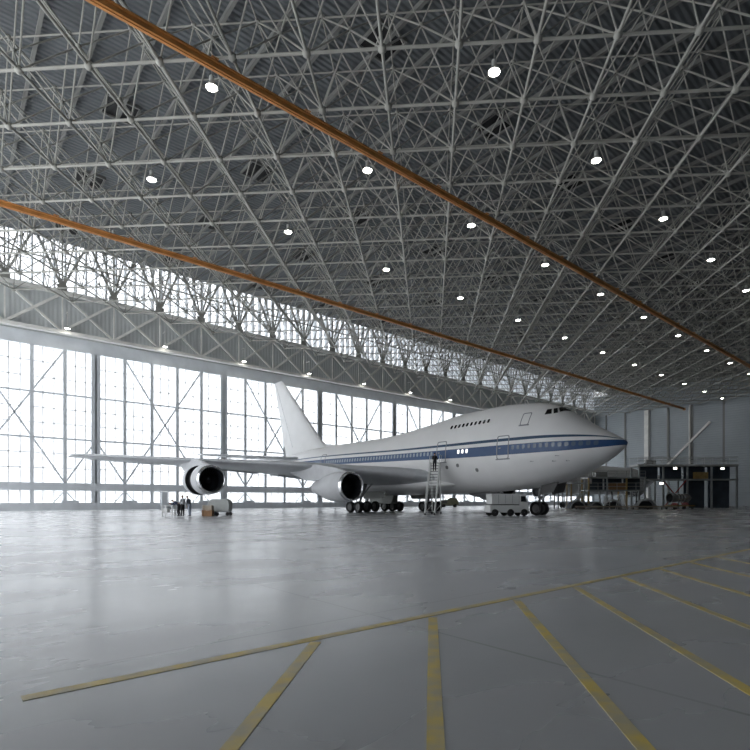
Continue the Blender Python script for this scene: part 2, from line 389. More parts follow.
# ---- sliding hangar doors
LEAF = 17.78; BAY = LEAF/5
Z_PL, Z_B0, Z_B1, Z_R1, Z_R2, Z_HT = 1.02, 2.62, 3.59, 9.35, 15.1, 20.96
def door_leaf(n, x0, x1, seg):
    """one leaf from x0 to x1; seg = bay width"""
    root = empty('door_%d' % n, ((x0+x1)/2, YD, 0)); tag(root, kind='structure')
    cx = (x0+x1)/2
    def B(): return MB()
    y = 0.0
    nb = max(1, round((x1-x0)/seg)); xs = [x0 - cx + (x1-x0)*k/nb for k in range(nb+1)]
    for k, xx in enumerate(xs):
        w = 0.62 if k in (0, nb) else 0.40
        if k == 0: xx += 0.22
        if k == nb: xx -= 0.22
        B().box((xx-w/2, -0.22, 0.05), (xx+w/2, 0.22, Z_HT)).build('mullion', 'door_steel', root)
    B().box((x0-cx, -0.30, 0.02), (x1-cx, 0.25, Z_PL)).build('kick_panel', 'door_steel', root)
    B().box((x0-cx, -0.26, Z_B0), (x1-cx, 0.2, Z_B1)).build('mid_girder', 'door_steel', root)
    for z in (Z_R1, Z_R2):
        B().box((x0-cx, -0.16, z-0.1), (x1-cx, 0.16, z+0.1)).build('cross_rail', 'door_steel', root)
    B().box((x0-cx, 0.01, Z_PL), (x1-cx, 0.025, Z_HT)).build('pane', 'pane', root)
    mu = B()
    for k in range(nb):
        for q in (1/3, 2/3):
            xx = xs[k] + (xs[k+1]-xs[k])*q
            mu.box((xx-0.045, 0.03, Z_PL), (xx+0.045, 0.06, Z_HT))
    for za, zb in ((Z_B1, Z_R1), (Z_R1, Z_R2), (Z_R2, Z_HT)):
        for q in (1/3, 2/3):
            z = za + (zb-za)*q; mu.box((x0-cx, 0.03, z-0.045), (x1-cx, 0.06, z+0.045))
    mu.build('glazing_bars', 'muntin', root)
    if nb == 5:
        def br(i, za, j, zb, r=0.11):
            B().bar((xs[i], -0.14, za), (xs[j], -0.14, zb), 2*r*0.9, 2*r*0.9).build('brace', 'door_steel', root)
        br(1, Z_HT, 4, Z_B1); br(4, Z_HT, 1, Z_B1)
        br(0, Z_R1, 1, Z_B1); br(5, Z_R1, 4, Z_B1)
        for i in (1, 4):
            B().bar((xs[i], -0.14, Z_B0), (xs[i]-1.3, -0.14, Z_PL), 0.12).build('brace', 'door_steel', root)
            B().bar((xs[i], -0.14, Z_B0), (xs[i]+1.3, -0.14, Z_PL), 0.12).build('brace', 'door_steel', root)
            for sg in ((-1.9, 1.6) if i == 1 else (-1.6, 1.9)):
                pass
            B().box((xs[i]-0.35, -0.34, 0.02), (xs[i]+1.55, 0.2, Z_PL+0.28)).build('wheel_housing', 'door_steel', root)
    return root
n = 1
x0 = 15.57 - 2*LEAF
while x0 < XR-0.5:
    x1 = min(x0+LEAF, XR)
    door_leaf(n, max(x0, XL), x1, BAY); n += 1; x0 += LEAF

# clerestory band over the doors
cl = MB().box((XL, YD+0.12, 28.42), (XR, YD+0.14, 35.2)).build('window_2', 'pane'); tag(cl, kind='structure')
fr = MB(); x = XL
while x < XR: fr.box((x-0.07, YD-0.85, 28.56), (x+0.07, YD+0.11, 35.2)); x += BAY/3  # fins invented this deep to dim the band in oblique views
for z in (30.1, 31.8, 33.5): fr.box((XL, YD-0.02, z-0.05), (XR, YD+0.11, z+0.05))
fr.build('frame_dimming_fins', 'muntin', cl)
MB().box((XL, YD-0.5, 28.3), (XR, YD+0.1, 28.55)).build('window_sill', 'steel_light', cl)
x = 11.6 - 3*S/2
while x < XR - 3.2:
    for dx in (-2.97, -1.5, 0, 1.5, 2.97):
        MB().bar((x, YD-1.0, 28.6), (x+dx, YD-1.0, 35.3), 0.26 if dx in (-2.97, 2.97) else 0.18).build('fan_strut', 'steel', cl)
    MB().box((x-0.55, YD-1.15, 28.2), (x+0.55, YD-0.9, 29.0)).build('gusset_plate', 'steel', cl)
    MB().bar((x-2.97, YD-1.0, 32.0), (x+2.97, YD-1.0, 32.0), 0.16).build('tie_bar', 'steel', cl)
    x += S/2

# ---- lattice girder in front of the wall over the doors
gird = empty('lattice_girder', (64, 78.2, 22.62))
tag(gird, 'long pale steel lattice girder with crossed braces running above the glazed hangar doors', 'girder')
gy = 78.2 - 78.2
H0, H1 = 0.0, 5.55
gx0, gx1 = 15.57-LEAF, XR-0.3
MB().box((gx0-64, -0.45, 0.04), (gx1-64, 0.35, 0.46)).build('lower_chord', 'steel_light', gird)
MB().box((gx0-64, -0.35, H1-0.40), (gx1-64, 0.35, H1)).build('upper_chord', 'steel_light', gird)
step = S/2; x = 11.6 - 3*step
while x + step < XR:
    a = x - 64; b = a + step
    MB().bar((a, -0.1, 0.4), (b, -0.1, H1-0.3), 0.36, 0.3).build('diagonal_brace', 'steel_light', gird)
    MB().bar((a, 0.12, H1-0.3), (b, 0.12, 0.4), 0.28, 0.24).build('diagonal_brace', 'steel_light', gird)
    MB().bar((b, 0, 0.4), (b, 0, H1-0.3), 0.17, 0.17).build('upright', 'steel_light', gird)
    MB().bar((b, 0.3, 0.45), (b, 0.82, 0.45), 0.12, 0.12).build('added_rear_stub', 'steel_light', gird)  # unseen stub added behind the girder, ends short of the wall and holds nothing
    x += step

# ---- space frame roof
sf = empty('roof_space_frame', (64, 40, Z_BOT))
tag(sf, 'grey tubular steel space frame filling the roof beneath the dark corrugated deck', 'roof frame')
A0, B0 = 28.34, 1.574
def node(i, j, z):
    a = A0 + MOD*i; b = B0 + MOD*j
    return Vector(((a+b)/sqrt(2), (a-b)/sqrt(2), z))
OFF = Vector((64, 40, Z_BOT))
def inside(p, ymax=77.4): return XL+2 < p.x < XR-1.2 and -6 < p.y < ymax
bot = {}; mid = {}; top = {}
for i in range(-12, 40):
    for j in range(-24, 34):
        for D, ii, jj, z, ym in ((bot, i, j, Z_BOT, 77.2), (mid, i+.5, j+.5, Z_MID, 76.6), (top, i, j, Z_TOP, 73.2)):
            p = node(ii, jj, z)
            if inside(p, ym) and seen(p.x, p.y, z, 130, 14): D[(ii, jj)] = p - OFF
def runs(D, axis):
    lines = {}
    for (i, j) in D: lines.setdefault(j if axis == 0 else i, []).append(i if axis == 0 else j)
    for key, idx in lines.items():
        idx.sort(); st = idx[0]; pr = st
        for q in idx[1:] + [None]:
            if q is None or q - pr > 1.01:
                if pr > st: yield ((st, key), (pr, key)) if axis == 0 else ((key, st), (key, pr))
                st = q
            if q is not None: pr = q
for D, nm, r in ((bot, 'lower_chord', 0.09), (top, 'upper_chord', 0.055)):
    for ax in (0, 1):
        for a, b in runs(D, ax):
            MB().tube(D[a], D[b], r, 8).build(nm, 'steel', sf, smooth=40)
webs = []
for (i, j), p in mid.items():
    for di in (-.5, .5):
        for dj in (-.5, .5):
            q = bot.get((i+di, j+dj))
            if q: webs.append((p, q, 0.055))
            q = top.get((i+di, j+dj))
            if q: webs.append((p, q, 0.05))
def appar(p):
    w = p + OFF; s_ = seen(w.x, w.y, w.z, 0, 8)
    return 1/s_[2] if s_ else 0
webs.sort(key=lambda w: -appar((w[0]+w[1])/2))
for p, q, r in webs[:100]: MB().tube(p, q, r, 6).build('web_strut', 'steel', sf, smooth=50)
rest = MB()
for p, q, r in webs[100:]: rest.tube(p, q, r, 6, caps=False)
tag(rest.build('web_strut', 'steel', sf, smooth=50), kind='stuff')
def ball(mb, p, r, n=8):
    prof = [(-r*cos(pi*k/6), max(r*sin(pi*k/6), 0.001)) for k in range(7)]
    mb.lathe(prof, p, 'z', n)
nodes = [(p, 0.25) for p in bot.values()] + [(p, 0.17) for p in mid.values()] + [(p, 0.19) for p in top.values()]
nodes.sort(key=lambda w: -appar(w[0])*w[1])
for p, r in nodes[:100]:
    m_ = MB(); ball(m_, p, r, 12); m_.build('node_ball', 'steel', sf, smooth=True)
m_ = MB()
for p, r in nodes[100:]: ball(m_, p, r, 8)
tag(m_.build('node_ball', 'steel', sf, smooth=True), kind='stuff')

# ---- orange overhead rails
def crane_rail(xa, xb, y, label):
    root = empty('overhead_rail', ((xa+xb)/2, y, 25.2)); tag(root, label, 'rail', 'orange overhead rails')
    h = (xb-xa)/2
    MB().box((-h, -0.17, 0.12), (h, 0.17, 0.2)).box((-h, -0.05, 0.07), (h, 0.05, 0.49)).box((-h, -0.17, 0.49), (h, 0.17, 0.56)).build('beam', 'rail', root)
    x = -h + 1.5
    while x < h:
        MB().tube((x, -0.12, 0.56), (x, -0.12, 0.66), 0.03, 6).tube((x, 0.12, 0.56), (x, 0.12, 0.66), 0.03, 6).box((x-0.2, -0.2, 0.66), (x+0.2, 0.2, 0.70)).build('hanger', 'rail', root)
        x += S/2
    for sx in (-1, 1): MB().box((sx*h-0.08, -0.3, -0.06), (sx*h+0.08, 0.3, 0.62)).build('end_stop', 'rail', root)
crane_rail(-2, 147.5, 28.35, 'thick orange overhead rail crossing the upper middle of the roof')
crane_rail(-6, 147.8, 52.9, 'thin orange overhead rail nearer the glazed hangar doors')

# ---- pendant lamps
def make_lamp():
    r = empty('pendant_lamp')
    MB().lathe([(0.10, 0.34), (0.22, 0.32), (0.38, 0.20), (0.44, 0.12), (0.44, 0.0)], n=20).build('reflector', 'lamp_metal', r, smooth=50)
    MB().lathe([(0.03, 0.0), (0.05, 0.15), (0.10, 0.30), (0.11, 0.325)], n=20).build('lens', 'lens', r, smooth=True)
    MB().lathe([(0.44, 0.0), (0.44, 0.15), (0.78, 0.15), (0.82, 0.05)], n=14).build('ballast_housing', 'lamp_metal', r, smooth=50)
    MB().tube((0, 0, 0.82), (0, 0, 2.74), 0.022, 6).build('hanging_rod', 'steel', r)
    return r
proto = make_lamp(); first = True
ROWS = {-0: 'row before the thick orange rail', 1: 'row just beyond the thick orange rail',
        2: 'row midway between the two orange rails', 3: 'row just beyond the thin orange rail'}
for j in range(0, 4):
    lst = []
    for i in range(-2, 12):
        x, y = 12.2 + S*i, 18.85 + S*j
        if x < XR-2 and seen(x, y, 26.2, 25): lst.append((x, y))
    for k, (x, y) in enumerate(lst):
        o = proto if first else copy_tree(proto); first = False
        o.location = (x, y, 26.05)
        tag(o, 'lit pendant lamp, %s from left, %s' % (ORD[k], ROWS[j]), 'lamp', 'pendant lamps under the roof frame')
glist = [x for x in [11.95 + S*i for i in range(-1, 12)] if x < XR-2 and seen(x, 77.0, 23.4, 10) and seen(x, 77, 23.4, 10)[0] < 470]
bp_ = None
for k, x in enumerate(glist):
    if bp_ is None:
        r = empty('girder_lamp')
        MB().lathe([(0.05, 0.30), (0.2, 0.26), (0.34, 0.12), (0.34, 0.0)], n=16).build('reflector', 'lamp_metal', r, smooth=50)
        MB().lathe([(0.0, 0.0), (0.03, 0.2), (0.055, 0.285)], n=16).build('lens', 'lens', r, smooth=True)
        MB().tube((0, 0, 0.34), (0, 0, 2.2), 0.03, 6).tube((0, 0, 2.2), (0, 0.95, 2.2), 0.03, 6).build('hanging_rod', 'steel_light', r)
        bp_ = r; o = r
    else: o = copy_tree(bp_)
    o.location = (x, 77.0, 23.1)
    tag(o, 'small lamp hung on a rod before the lattice girder, %s from the left' % ORD[k], 'lamp', 'small lamps along the lattice girder')

# ------------------------------------------------------------------ the airliner (local x = aft of the nose, y = starboard, z = up)
XP, YN = 39.69, 18.28
jet = empty('airliner', (XP, YN, 0), pi/2)
tag(jet, 'large white four engined airliner with two blue stripes parked nose in towards the hangar', 'aeroplane')
f_zb = pchip([(0, 5.72), (0.25, 5.38), (0.57, 5.12), (1.2, 4.70), (2.19, 4.18), (3.92, 3.42), (5.77, 2.82), (7.6, 2.48), (9.5, 2.30), (12, 2.16), (16, 2.06), (30, 2.0), (33, 2.1), (37, 2.65), (42, 3.85), (48, 5.5), (52.5, 6.75), (53.9, 7.15)])
f_zt = pchip([(0, 5.86), (0.25, 6.06), (0.57, 6.26), (1.2, 6.64), (2.19, 7.18), (3.92, 8.30), (5.0, 9.02), (5.77, 9.40), (7.23, 9.82), (9.3, 10.06), (11, 10.14), (14, 10.10), (16.6, 9.92), (19.5, 9.55), (22.8, 9.14), (26, 8.84), (30, 8.68), (36, 8.66), (44, 8.62), (48, 8.38), (52.5, 7.85), (53.9, 7.6)])
f_w = pchip([(0, 0.08), (0.25, 0.46), (0.57, 0.76), (1.2, 1.18), (2.19, 1.72), (3.92, 2.42), (5.77, 2.88), (7.6, 3.10), (9.5, 3.21), (12, 3.25), (34, 3.25), (38, 3.04), (42, 2.60), (46, 1.98), (50, 1.22), (52.5, 0.62), (53.9, 0.30)])
f_zm = pchip([(0, 5.79), (2, 5.62), (5, 5.45), (10, 5.38), (32, 5.38), (38, 5.7), (45, 6.3), (53.9, 7.38)])
def fpoint(s, t):
    """fuselage skin: t = 0 crown, pi/2 starboard side, pi keel"""
    zb, zt, wd, zm = f_zb(s), f_zt(s), f_w(s), f_zm(s)
    c = cos(t)
    z = zm + (zt-zm)*c if c > 0 else zm + (zm-zb)*c
    return Vector((s, wd*sin(t), z))
def side(s, z):
    zb, zt, wd, zm = f_zb(s), f_zt(s), f_w(s), f_zm(s)
    c = (z-zm)/(zt-zm) if z > zm else (z-zm)/(zm-zb)
    return wd*sqrt(max(0.0, 1-c*c))
def skin_pt(s, z, off=0.0, sg=1):
    e = 0.05; p = Vector((s, side(s, z), z))
    ds = Vector((2*e, side(s+e, z)-side(s-e, z), 0)); dz = Vector((0, side(s, z+e)-side(s, z-e), 2*e))
    n = dz.cross(ds); n.normalize()
    if n.y < 0: n = -n
    p = p + n*off; p.y *= sg; return p
st = [0, .06, .14, .25, .4, .57, .85, 1.2, 1.65, 2.19] + [2.7 + .55*k for k in range(20)] + [14 + 1.0*k for k in range(40)] + [53.9]
st = sorted(set(s for s in st if s <= 53.9))
NT = 56
MB().loft([[fpoint(s, 2*pi*k/NT) for k in range(NT)] for s in st]).build('fuselage', 'livery', jet, smooth=True)
# tail cone exhaust
MB().lathe([(53.88, 0.27), (54.1, 0.22), (54.1, 0.15), (53.6, 0.15)], (0, 0, 7.38), 'x', 16).build('tail_exhaust', 'dull_metal', jet, smooth=50)

def patch(name, s, z, w, h, m, parent, out=0.012, corner=0.35, sg=1, depth=0.03, n=3, label=None):
    """thin rounded plate lying on the skin"""
    r = corner*min(w, h); pts = []
    for cx, cz, a0 in ((w/2-r, h/2-r, 0), (-w/2+r, h/2-r, pi/2), (-w/2+r, -h/2+r, pi), (w/2-r, -h/2+r, 3*pi/2)):
        for k in range(n+1):
            a = a0 + (pi/2)*k/n; pts.append((s+cx+r*cos(a), z+cz+r*sin(a)))
    a = [skin_pt(p, q, out, sg) for p, q in pts]; b = [skin_pt(p, q, out-depth, sg) for p, q in pts]
    o = MB().loft([b, a]).build(name, m, parent)
    if label: o['label'] = label
    return o
def ring_patch(name, s0, s1, z0, z1, m, parent, wd=0.07, out=0.012, sg=1, r=0.16, lean=0.0):
    """raised seam round a door"""
    def loop(g):
        pts = []
        for cx, cz, a0 in ((s1-r, z1-r, 0), (s0+r, z1-r, pi/2), (s0+r, z0+r, pi), (s1-r, z0+r, 3*pi/2)):
            for k in range(4):
                a = a0 + (pi/2)*k/3; pts.append((cx+(r+g)*cos(a), cz+(r+g)*sin(a)))
        # subdivide the straight sides so that they hug the skin
        res = []
        for p, q in zip(pts, pts[1:]+pts[:1]):
            nn = max(1, int(math.hypot(q[0]-p[0], q[1]-p[1])/0.3))
            for k in range(nn): res.append((p[0]+(q[0]-p[0])*k/nn, p[1]+(q[1]-p[1])*k/nn))
        return res
    def fixed(g, n):  # same vertex count for both loops
        return loop(g)
    base = loop(0)
    cx, cz = (s0+s1)/2, (z0+z1)/2
    def grow(p, g):
        dx = p[0]-cx; dz = p[1]-cz
        ax = (abs(dx)+g*(abs(dx)/((s1-s0)/2)))*(1 if dx >= 0 else -1); az = (abs(dz)+g*(abs(dz)/((z1-z0)/2)))*(1 if dz >= 0 else -1)
        return (cx+ax, cz+az)
    inn = [grow(p, -wd/2) for p in base]; outr = [grow(p, wd/2) for p in base]
    f = lambda L, o_: [skin_pt(p, q, o_, sg) for p, q in L]
    return MB().loft([f(outr, -0.02), f(outr, out), f(inn, out), f(inn, -0.02)], False, False).build(name, m, parent)

# doors on the starboard side
for s0, s1, z0, z1 in ((8.80, 9.98, 4.92, 6.92), (16.10, 17.28, 5.00, 7.02), (37.4, 38.5, 5.3, 7.2)):
    d = ring_patch('door', s0, s1, z0, z1, 'outline', jet, 0.085)
    patch('door_handle', (s0+s1)/2+0.3, z0+0.95, 0.22, 0.08, 'dull_metal', d)
    patch('door_sill', (s0+s1)/2, z0-0.02, s1-s0+0.25, 0.10, 'outline', d, 0.03, 0.1)
h = ring_patch('crew_hatch', 7.2, 7.95, 7.72, 8.78, 'outline', jet, 0.07, r=0.12)
patch('door_sill', 7.57, 7.68, 0.95, 0.09, 'outline', h, 0.03, 0.1)
# cabin windows
k = 0
s = 1.75
while s < 43.5:
    zc = 5.84 + 0.0125*max(0, s-10) + (0.0 if s > 6 else 0.015*(6-s)*0)
    if not any(a-0.25 < s < b+0.25 for a, b in ((8.80, 9.98), (16.10, 17.28), (37.4, 38.5))):
        lit = 13.3 < s < 14.7
        if not (10.1 < s < 13.3 or 14.7 < s < 15.9):
            patch('cabin_window', s, zc - (0.03 if s < 4.6 else 0), 0.32 if s < 4.6 else 0.27, 0.36 if s < 4.6 else 0.38, 'win_lit' if lit else 'win_dim' if s < 9 else 'win_pale', jet, 0.008)
    s += 0.508; k += 1
for k in range(10):
    patch('upper_deck_window', 11.5 + 0.5*k, 8.52 - 0.012*k, 0.26, 0.36, 'glass_dark', jet, 0.010, label='dark upper deck window')
# cockpit windows
def cquad(a, b, c, d, sg):
    P = []
    def lerp(p, q, t): return (p[0]+(q[0]-p[0])*t, p[1]+(q[1]-p[1])*t)
    n = 4; rows = []
    for i in range(n+1):
        l = lerp(a, d, i/n); r_ = lerp(b, c, i/n)
        rows.append([lerp(l, r_, j/n) for j in range(n+1)])
    m_ = MB(); vs = []
    for off in (0.014, -0.03):
        for row in rows:
            for t, s in row:
                vs.append(tp(s, t, off, sg))
    fs = []; q = (n+1); tot = q*q
    for i in range(n):
        for j in range(n):
            fs.append((i*q+j, i*q+j+1, (i+1)*q+j+1, (i+1)*q+j)); fs.append((tot+i*q+j, tot+(i+1)*q+j, tot+(i+1)*q+j+1, tot+i*q+j+1))
    return m_.add(vs, fs)
def tp(s, t, off, sg):
    """skin point by section angle, pushed outwards"""
    e = 1e-3; p = fpoint(s, t); ds = fpoint(s+e, t)-fpoint(s-e, t); dt = fpoint(s, t+e)-fpoint(s, t-e)
    nrm = ds.cross(dt)
    if nrm.length < 1e-9: nrm = Vector((0, 0, 1))
    nrm.normalize()
    mid_ = Vector((s, 0, f_zm(s)))
    if nrm.dot(p-mid_) < 0: nrm = -nrm
    p = p + nrm*off; p.y *= sg; return p
for sg in (1, -1):
    for q in (((0.035, 5.32), (0.28, 5.40), (0.47, 5.02), (0.035, 4.52)),
              ((0.33, 5.44), (0.42, 5.64), (0.62, 5.36), (0.53, 5.10)),
              ((0.46, 5.74), (0.52, 6.06), (0.73, 6.02), (0.65, 5.50))):
        cquad(*q, sg).build('cockpit_window', 'glass_dark', jet)
# small probes and vents on the nose
for s, z in ((4.6, 4.95), (4.9, 4.55), (3.9, 4.55), (6.7, 4.6)):
    p = skin_pt(s, z, 0); q = skin_pt(s, z, 0.16)
    MB().tube(p, q, 0.03, 6).tube(q, q+Vector((-0.35, 0, 0)), 0.03, 6, 0.015).build('probe', 'dull_metal', jet)
for s, z in ((14.6, 4.62), (16.0, 4.5), (12.4, 4.1)):
    patch('service_panel', s, z, 0.34, 0.34, 'strut', jet, 0.012, 0.4)

# belly fairing at the wing root
rings = []
for s in [14.5 + 0.75*k for k in range(31)]:
    u = (s-14.5)/22.5; g = max(0.02, sin(pi*u))**0.55
    ring = []
    for k in range(32):
        t = 2*pi*k/32
        ring.append(Vector((s, (2.6+1.0*g)*sin(t)*(0.55+0.45*g), 2.95 + (1.35*g)*cos(t)*(1.0 if cos(t) > 0 else 0.78))))
    rings.append(ring)
MB().loft(rings).build('belly_fairing', 'white', jet, smooth=True)

# wings
def airfoil(n=15):
    up = []; lo = []
    for k in range(n+1):
        x = (1-cos(pi*k/n))/2
        y = 5*(0.2969*sqrt(x)-0.126*x-0.3516*x*x+0.2843*x**3-0.1036*x**4)
        up.append((x, y)); lo.append((x, -y*0.72))
    return up[::-1] + lo[1:]
AF = airfoil()
f_le = pchip([(0, 15.6), (3.2, 18.35), (29.8, 41.86)])
f_te = pchip([(0, 33.6), (3.2, 34.0), (11.9, 37.0), (29.8, 45.9)])
f_lez = pchip([(0, 3.35), (3.3, 3.80), (8.4, 4.42), (12.85, 4.90), (20.35, 5.34), (29.8, 5.95)])
f_th = pchip([(0, 0.135), (3.2, 0.13), (12, 0.095), (29.8, 0.08)])
f_tez = pchip([(0, 3.0), (3.2, 3.35), (12, 4.45), (29.8, 5.92)])
def wing_ring(l, sg):
    le, te, z0, z1, th = f_le(l), f_te(l), f_lez(l), f_tez(l), f_th(l)
    return [Vector((le+(te-le)*x, sg*l, z0+(z1-z0)*x+(te-le)*th*y)) for x, y in AF]
for sg in (1, -1):
    ls = [1.5, 2.5, 3.2, 4.5, 6, 7.5, 9, 10.5, 12, 14, 16, 18, 20, 22, 24, 26, 28, 29.3]
    rg = [wing_ring(l, sg) for l in ls]
    tip = [Vector((p.x+0.35, sg*29.75, p.z)) for p in wing_ring(29.75, sg)]
    tip = [Vector((f_le(29.75)+0.6+(p.x-f_le(29.75)-0.35)*0.8, sg*29.78, 5.94+(p.z-5.94)*0.5)) for p in tip]
    wg = MB().loft(rg+[tip]).build('wing', 'wing', jet, smooth=60)
    # bright leading edge slat strip and dark flap seams
    sl = MB()
    def le_ring(l, off=0.015):
        R_ = wing_ring(l, sg); n_ = len(AF)//2
        return [p + Vector((-off, 0, off*(1 if i < 4 else -1 if i > 4 else 0))) for i, p in enumerate(R_[n_-4:n_+5])]
    for la, lb in ((4.2, 10.6), (12.9, 19.8), (21.8, 29.0)):
        q = [le_ring(la+(lb-la)*k/4) for k in range(5)]
        MB().loft(q, False, False, False).build('slat', 'nacelle', wg, smooth=True)
    # aileron and flap: plates under the trailing edge with a visible seam
    for la, lb, nm in ((5, 11, 'flap'), (13, 20, 'flap'), (22, 28, 'aileron')):
        q = []
        for k in range(5):
            l = la+(lb-la)*k/4; le, te = f_le(l), f_te(l); c = te-le; z1 = f_tez(l)
            q.append([Vector((te-0.16*c, sg*l, z1+0.012*c+0.0)), Vector((te+0.12, sg*l, z1-0.02)), Vector((te+0.12, sg*l, z1-0.07)), Vector((te-0.16*c, sg*l, z1-0.022*c-0.04))])
        MB().loft(q).build(nm, 'wing', wg, smooth=40)

# engines with pylons
def engine(s0, lat, zc, open_gap, label):
    e = MB().lathe([(0.06, 1.16), (0.0, 1.22), (0.05, 1.295), (0.35, 1.375), (1.0, 1.43), (1.65, 1.42), (1.68, 1.2)] if open_gap else
                   [(0.06, 1.16), (0.0, 1.22), (0.05, 1.295), (0.35, 1.375), (1.1, 1.43), (2.2, 1.42), (3.1, 1.33), (4.0, 1.14), (4.02, 0.98)], (s0, lat, zc), 'x', 40).build('engine', 'nacelle', jet, smooth=45)
    if label: e['label'] = label
    MB().lathe([(0.35, 1.112), (0.06, 1.158), (0.0, 1.218), (0.0, 1.235), (0.06, 1.306), (0.30, 1.372)], (s0, lat, zc), 'x', 40).build('inlet_lip', 'chrome', e, smooth=True)
    MB().lathe([(0.34, 1.112), (1.0, 1.16), (1.5, 1.17)], (s0, lat, zc), 'x', 40).build('inlet_duct', 'fan', e, smooth=True)
    fan = MB().lathe([(1.42, 0.001), (1.46, 1.16)], (s0, lat, zc), 'x', 32)
    fan.build('fan_backing', 'dark', e)
    bl = MB()
    for k in range(30):
        a = 2*pi*k/30; ca, sa = cos(a), sin(a); cb, sb = cos(a+0.13), sin(a+0.13)
        bl.add([(s0+1.20, lat+0.36*ca, zc+0.36*sa), (s0+1.40, lat+0.36*cb, zc+0.36*sb), (s0+1.40, lat+1.14*cb, zc+1.14*sb), (s0+1.22, lat+1.14*ca, zc+1.14*sa),
                (s0+1.215, lat+0.36*ca, zc+0.36*sa), (s0+1.415, lat+0.36*cb, zc+0.36*sb), (s0+1.415, lat+1.14*cb, zc+1.14*sb), (s0+1.235, lat+1.14*ca, zc+1.14*sa)],
               [(0,1,2,3),(7,6,5,4),(0,4,5,1),(1,5,6,2),(2,6,7,3),(3,7,4,0)])
    bl.build('fan_blades', 'fan', e)
    MB().lathe([(0.72, 0.002), (0.82, 0.14), (1.05, 0.30), (1.22, 0.37), (1.4, 0.38)], (s0, lat, zc), 'x', 24).build('spinner', 'fan', e, smooth=True)
    if open_gap:
        MB().lathe([(1.6, 1.12), (2.4, 1.16), (3.05, 1.1), (3.06, 1.41)], (s0, lat, zc), 'x', 32).build('cascade_ring', 'dark', e)  # cascades plus an added black backing that paints shade into the gap
        MB().lathe([(3.05, 1.41), (3.0, 1.46), (3.5, 1.43), (4.5, 1.2), (5.0, 1.05), (5.02, 0.9)], (s0, lat, zc), 'x', 40).build('reverser_sleeve', 'nacelle', e, smooth=45)
    MB().lathe([(2.9, 0.98), (4.2, 0.95), (5.2, 0.80), (6.0, 0.60), (6.02, 0.50), (5.8, 0.48)], (s0, lat, zc), 'x', 32).build('core_cowl', 'dull_metal' if open_gap else 'nacelle', e, smooth=45)
    MB().lathe([(5.8, 0.42), (6.2, 0.40), (6.9, 0.22), (7.4, 0.03)], (s0, lat, zc), 'x', 24).build('exhaust_cone', 'strut', e, smooth=True)
    zl = f_lez(lat); c = f_te(lat)-f_le(lat); xl = f_le(lat)-s0
    poly = [(0.9, 1.36), (2.2, 1.75), (xl-0.6, zl-zc+0.05), (xl+0.6, zl-zc+0.15), (xl+0.5*c, zl-zc-0.25), (xl+0.42*c, zl-zc-0.55), (xl+1.6, 0.75), (4.6, 0.72), (3.0, 1.2)]
    rg = []
    for yy, sh in ((-0.21, 1.0), (-0.12, 1.0), (0.12, 1.0), (0.21, 1.0)):
        rg.append([Vector((s0+x, lat+yy, zc+z)) for x, z in poly])
    MB().loft(rg).build('pylon', 'nacelle', e, smooth=30)
    return e
engine(19.64, 11.7, 2.59, False, 'inboard starboard engine with closed grey cowls')
engine(29.19, 20.8, 3.29, True, 'outboard starboard engine with its reverser sleeve slid open')
engine(19.64, -11.7, 2.59, False, None)
engine(29.19, -20.8, 3.29, False, None)

# tail
def surf_ring(le, te, at, th, n_up):
    """symmetric section; «at» maps (chordwise x, thickness y) to a point"""
    return [at(le+(te-le)*x, (te-le)*th*(y if y >= 0 else y/0.72)) for x, y in AF]
fin = []
for z, le, te in ((7.6, 39.4, 52.6), (8.4, 40.7, 52.75), (9.0, 41.7, 52.95), (9.6, 42.6, 53.1), (12, 45.2, 53.85), (15, 48.45, 54.8), (18, 51.7, 55.72), (19.5, 53.3, 56.2)):
    fin.append(surf_ring(le, te, lambda x, y, z=z: Vector((x, y, z)), 0.10, 1))
fin.append([Vector((53.9+(p.x-53.3)*0.78, p.y*0.4, 19.85)) for p in fin[-1]])
fo = MB().loft(fin).build('vertical_stabilizer', 'white', jet, smooth=60)
# dorsal fillet in front of the fin
MB().loft([[Vector((s, 0.02+w_, 8.4)), Vector((s, 0.01+w_*0.6, 8.4+h_*0.5)), Vector((s, 0, 8.45+h_)), Vector((s, -0.01-w_*0.6, 8.4+h_*0.5)), Vector((s, -0.02-w_, 8.4))] for s, w_, h_ in ((37.5, 0.05, 0.2), (39.5, 0.15, 0.35), (41.5, 0.3, 0.62), (43, 0.38, 0.95))]).build('dorsal_fillet', 'white', jet, smooth=60)
seam = MB()
for sgn in (1, -1):
    seam.bar((49.6, sgn*0.60, 9.2), (55.35, sgn*0.165, 19.3), 0.02, 0.03)
seam.build('rudder', 'outline', fo)
for sg in (1, -1):
    rg = []
    for l, le, te, z in ((0.8, 45.2, 52.6, 7.28), (3, 47.0, 53.3, 7.36), (6, 49.2, 54.2, 7.48), (9, 51.3, 55.1, 7.62), (12.2, 53.6, 56.1, 7.78)):
        rg.append(surf_ring(le, te, lambda x, y, l=l, z=z: Vector((x, sg*l, z+y)), 0.085, 1))
    rg.append([Vector((54.0+(p.x-53.6)*0.75, sg*12.6, 7.8+(p.z-7.78)*0.4)) for p in rg[-1]])
    MB().loft(rg).build('horizontal_stabilizer', 'wing', jet, smooth=60)

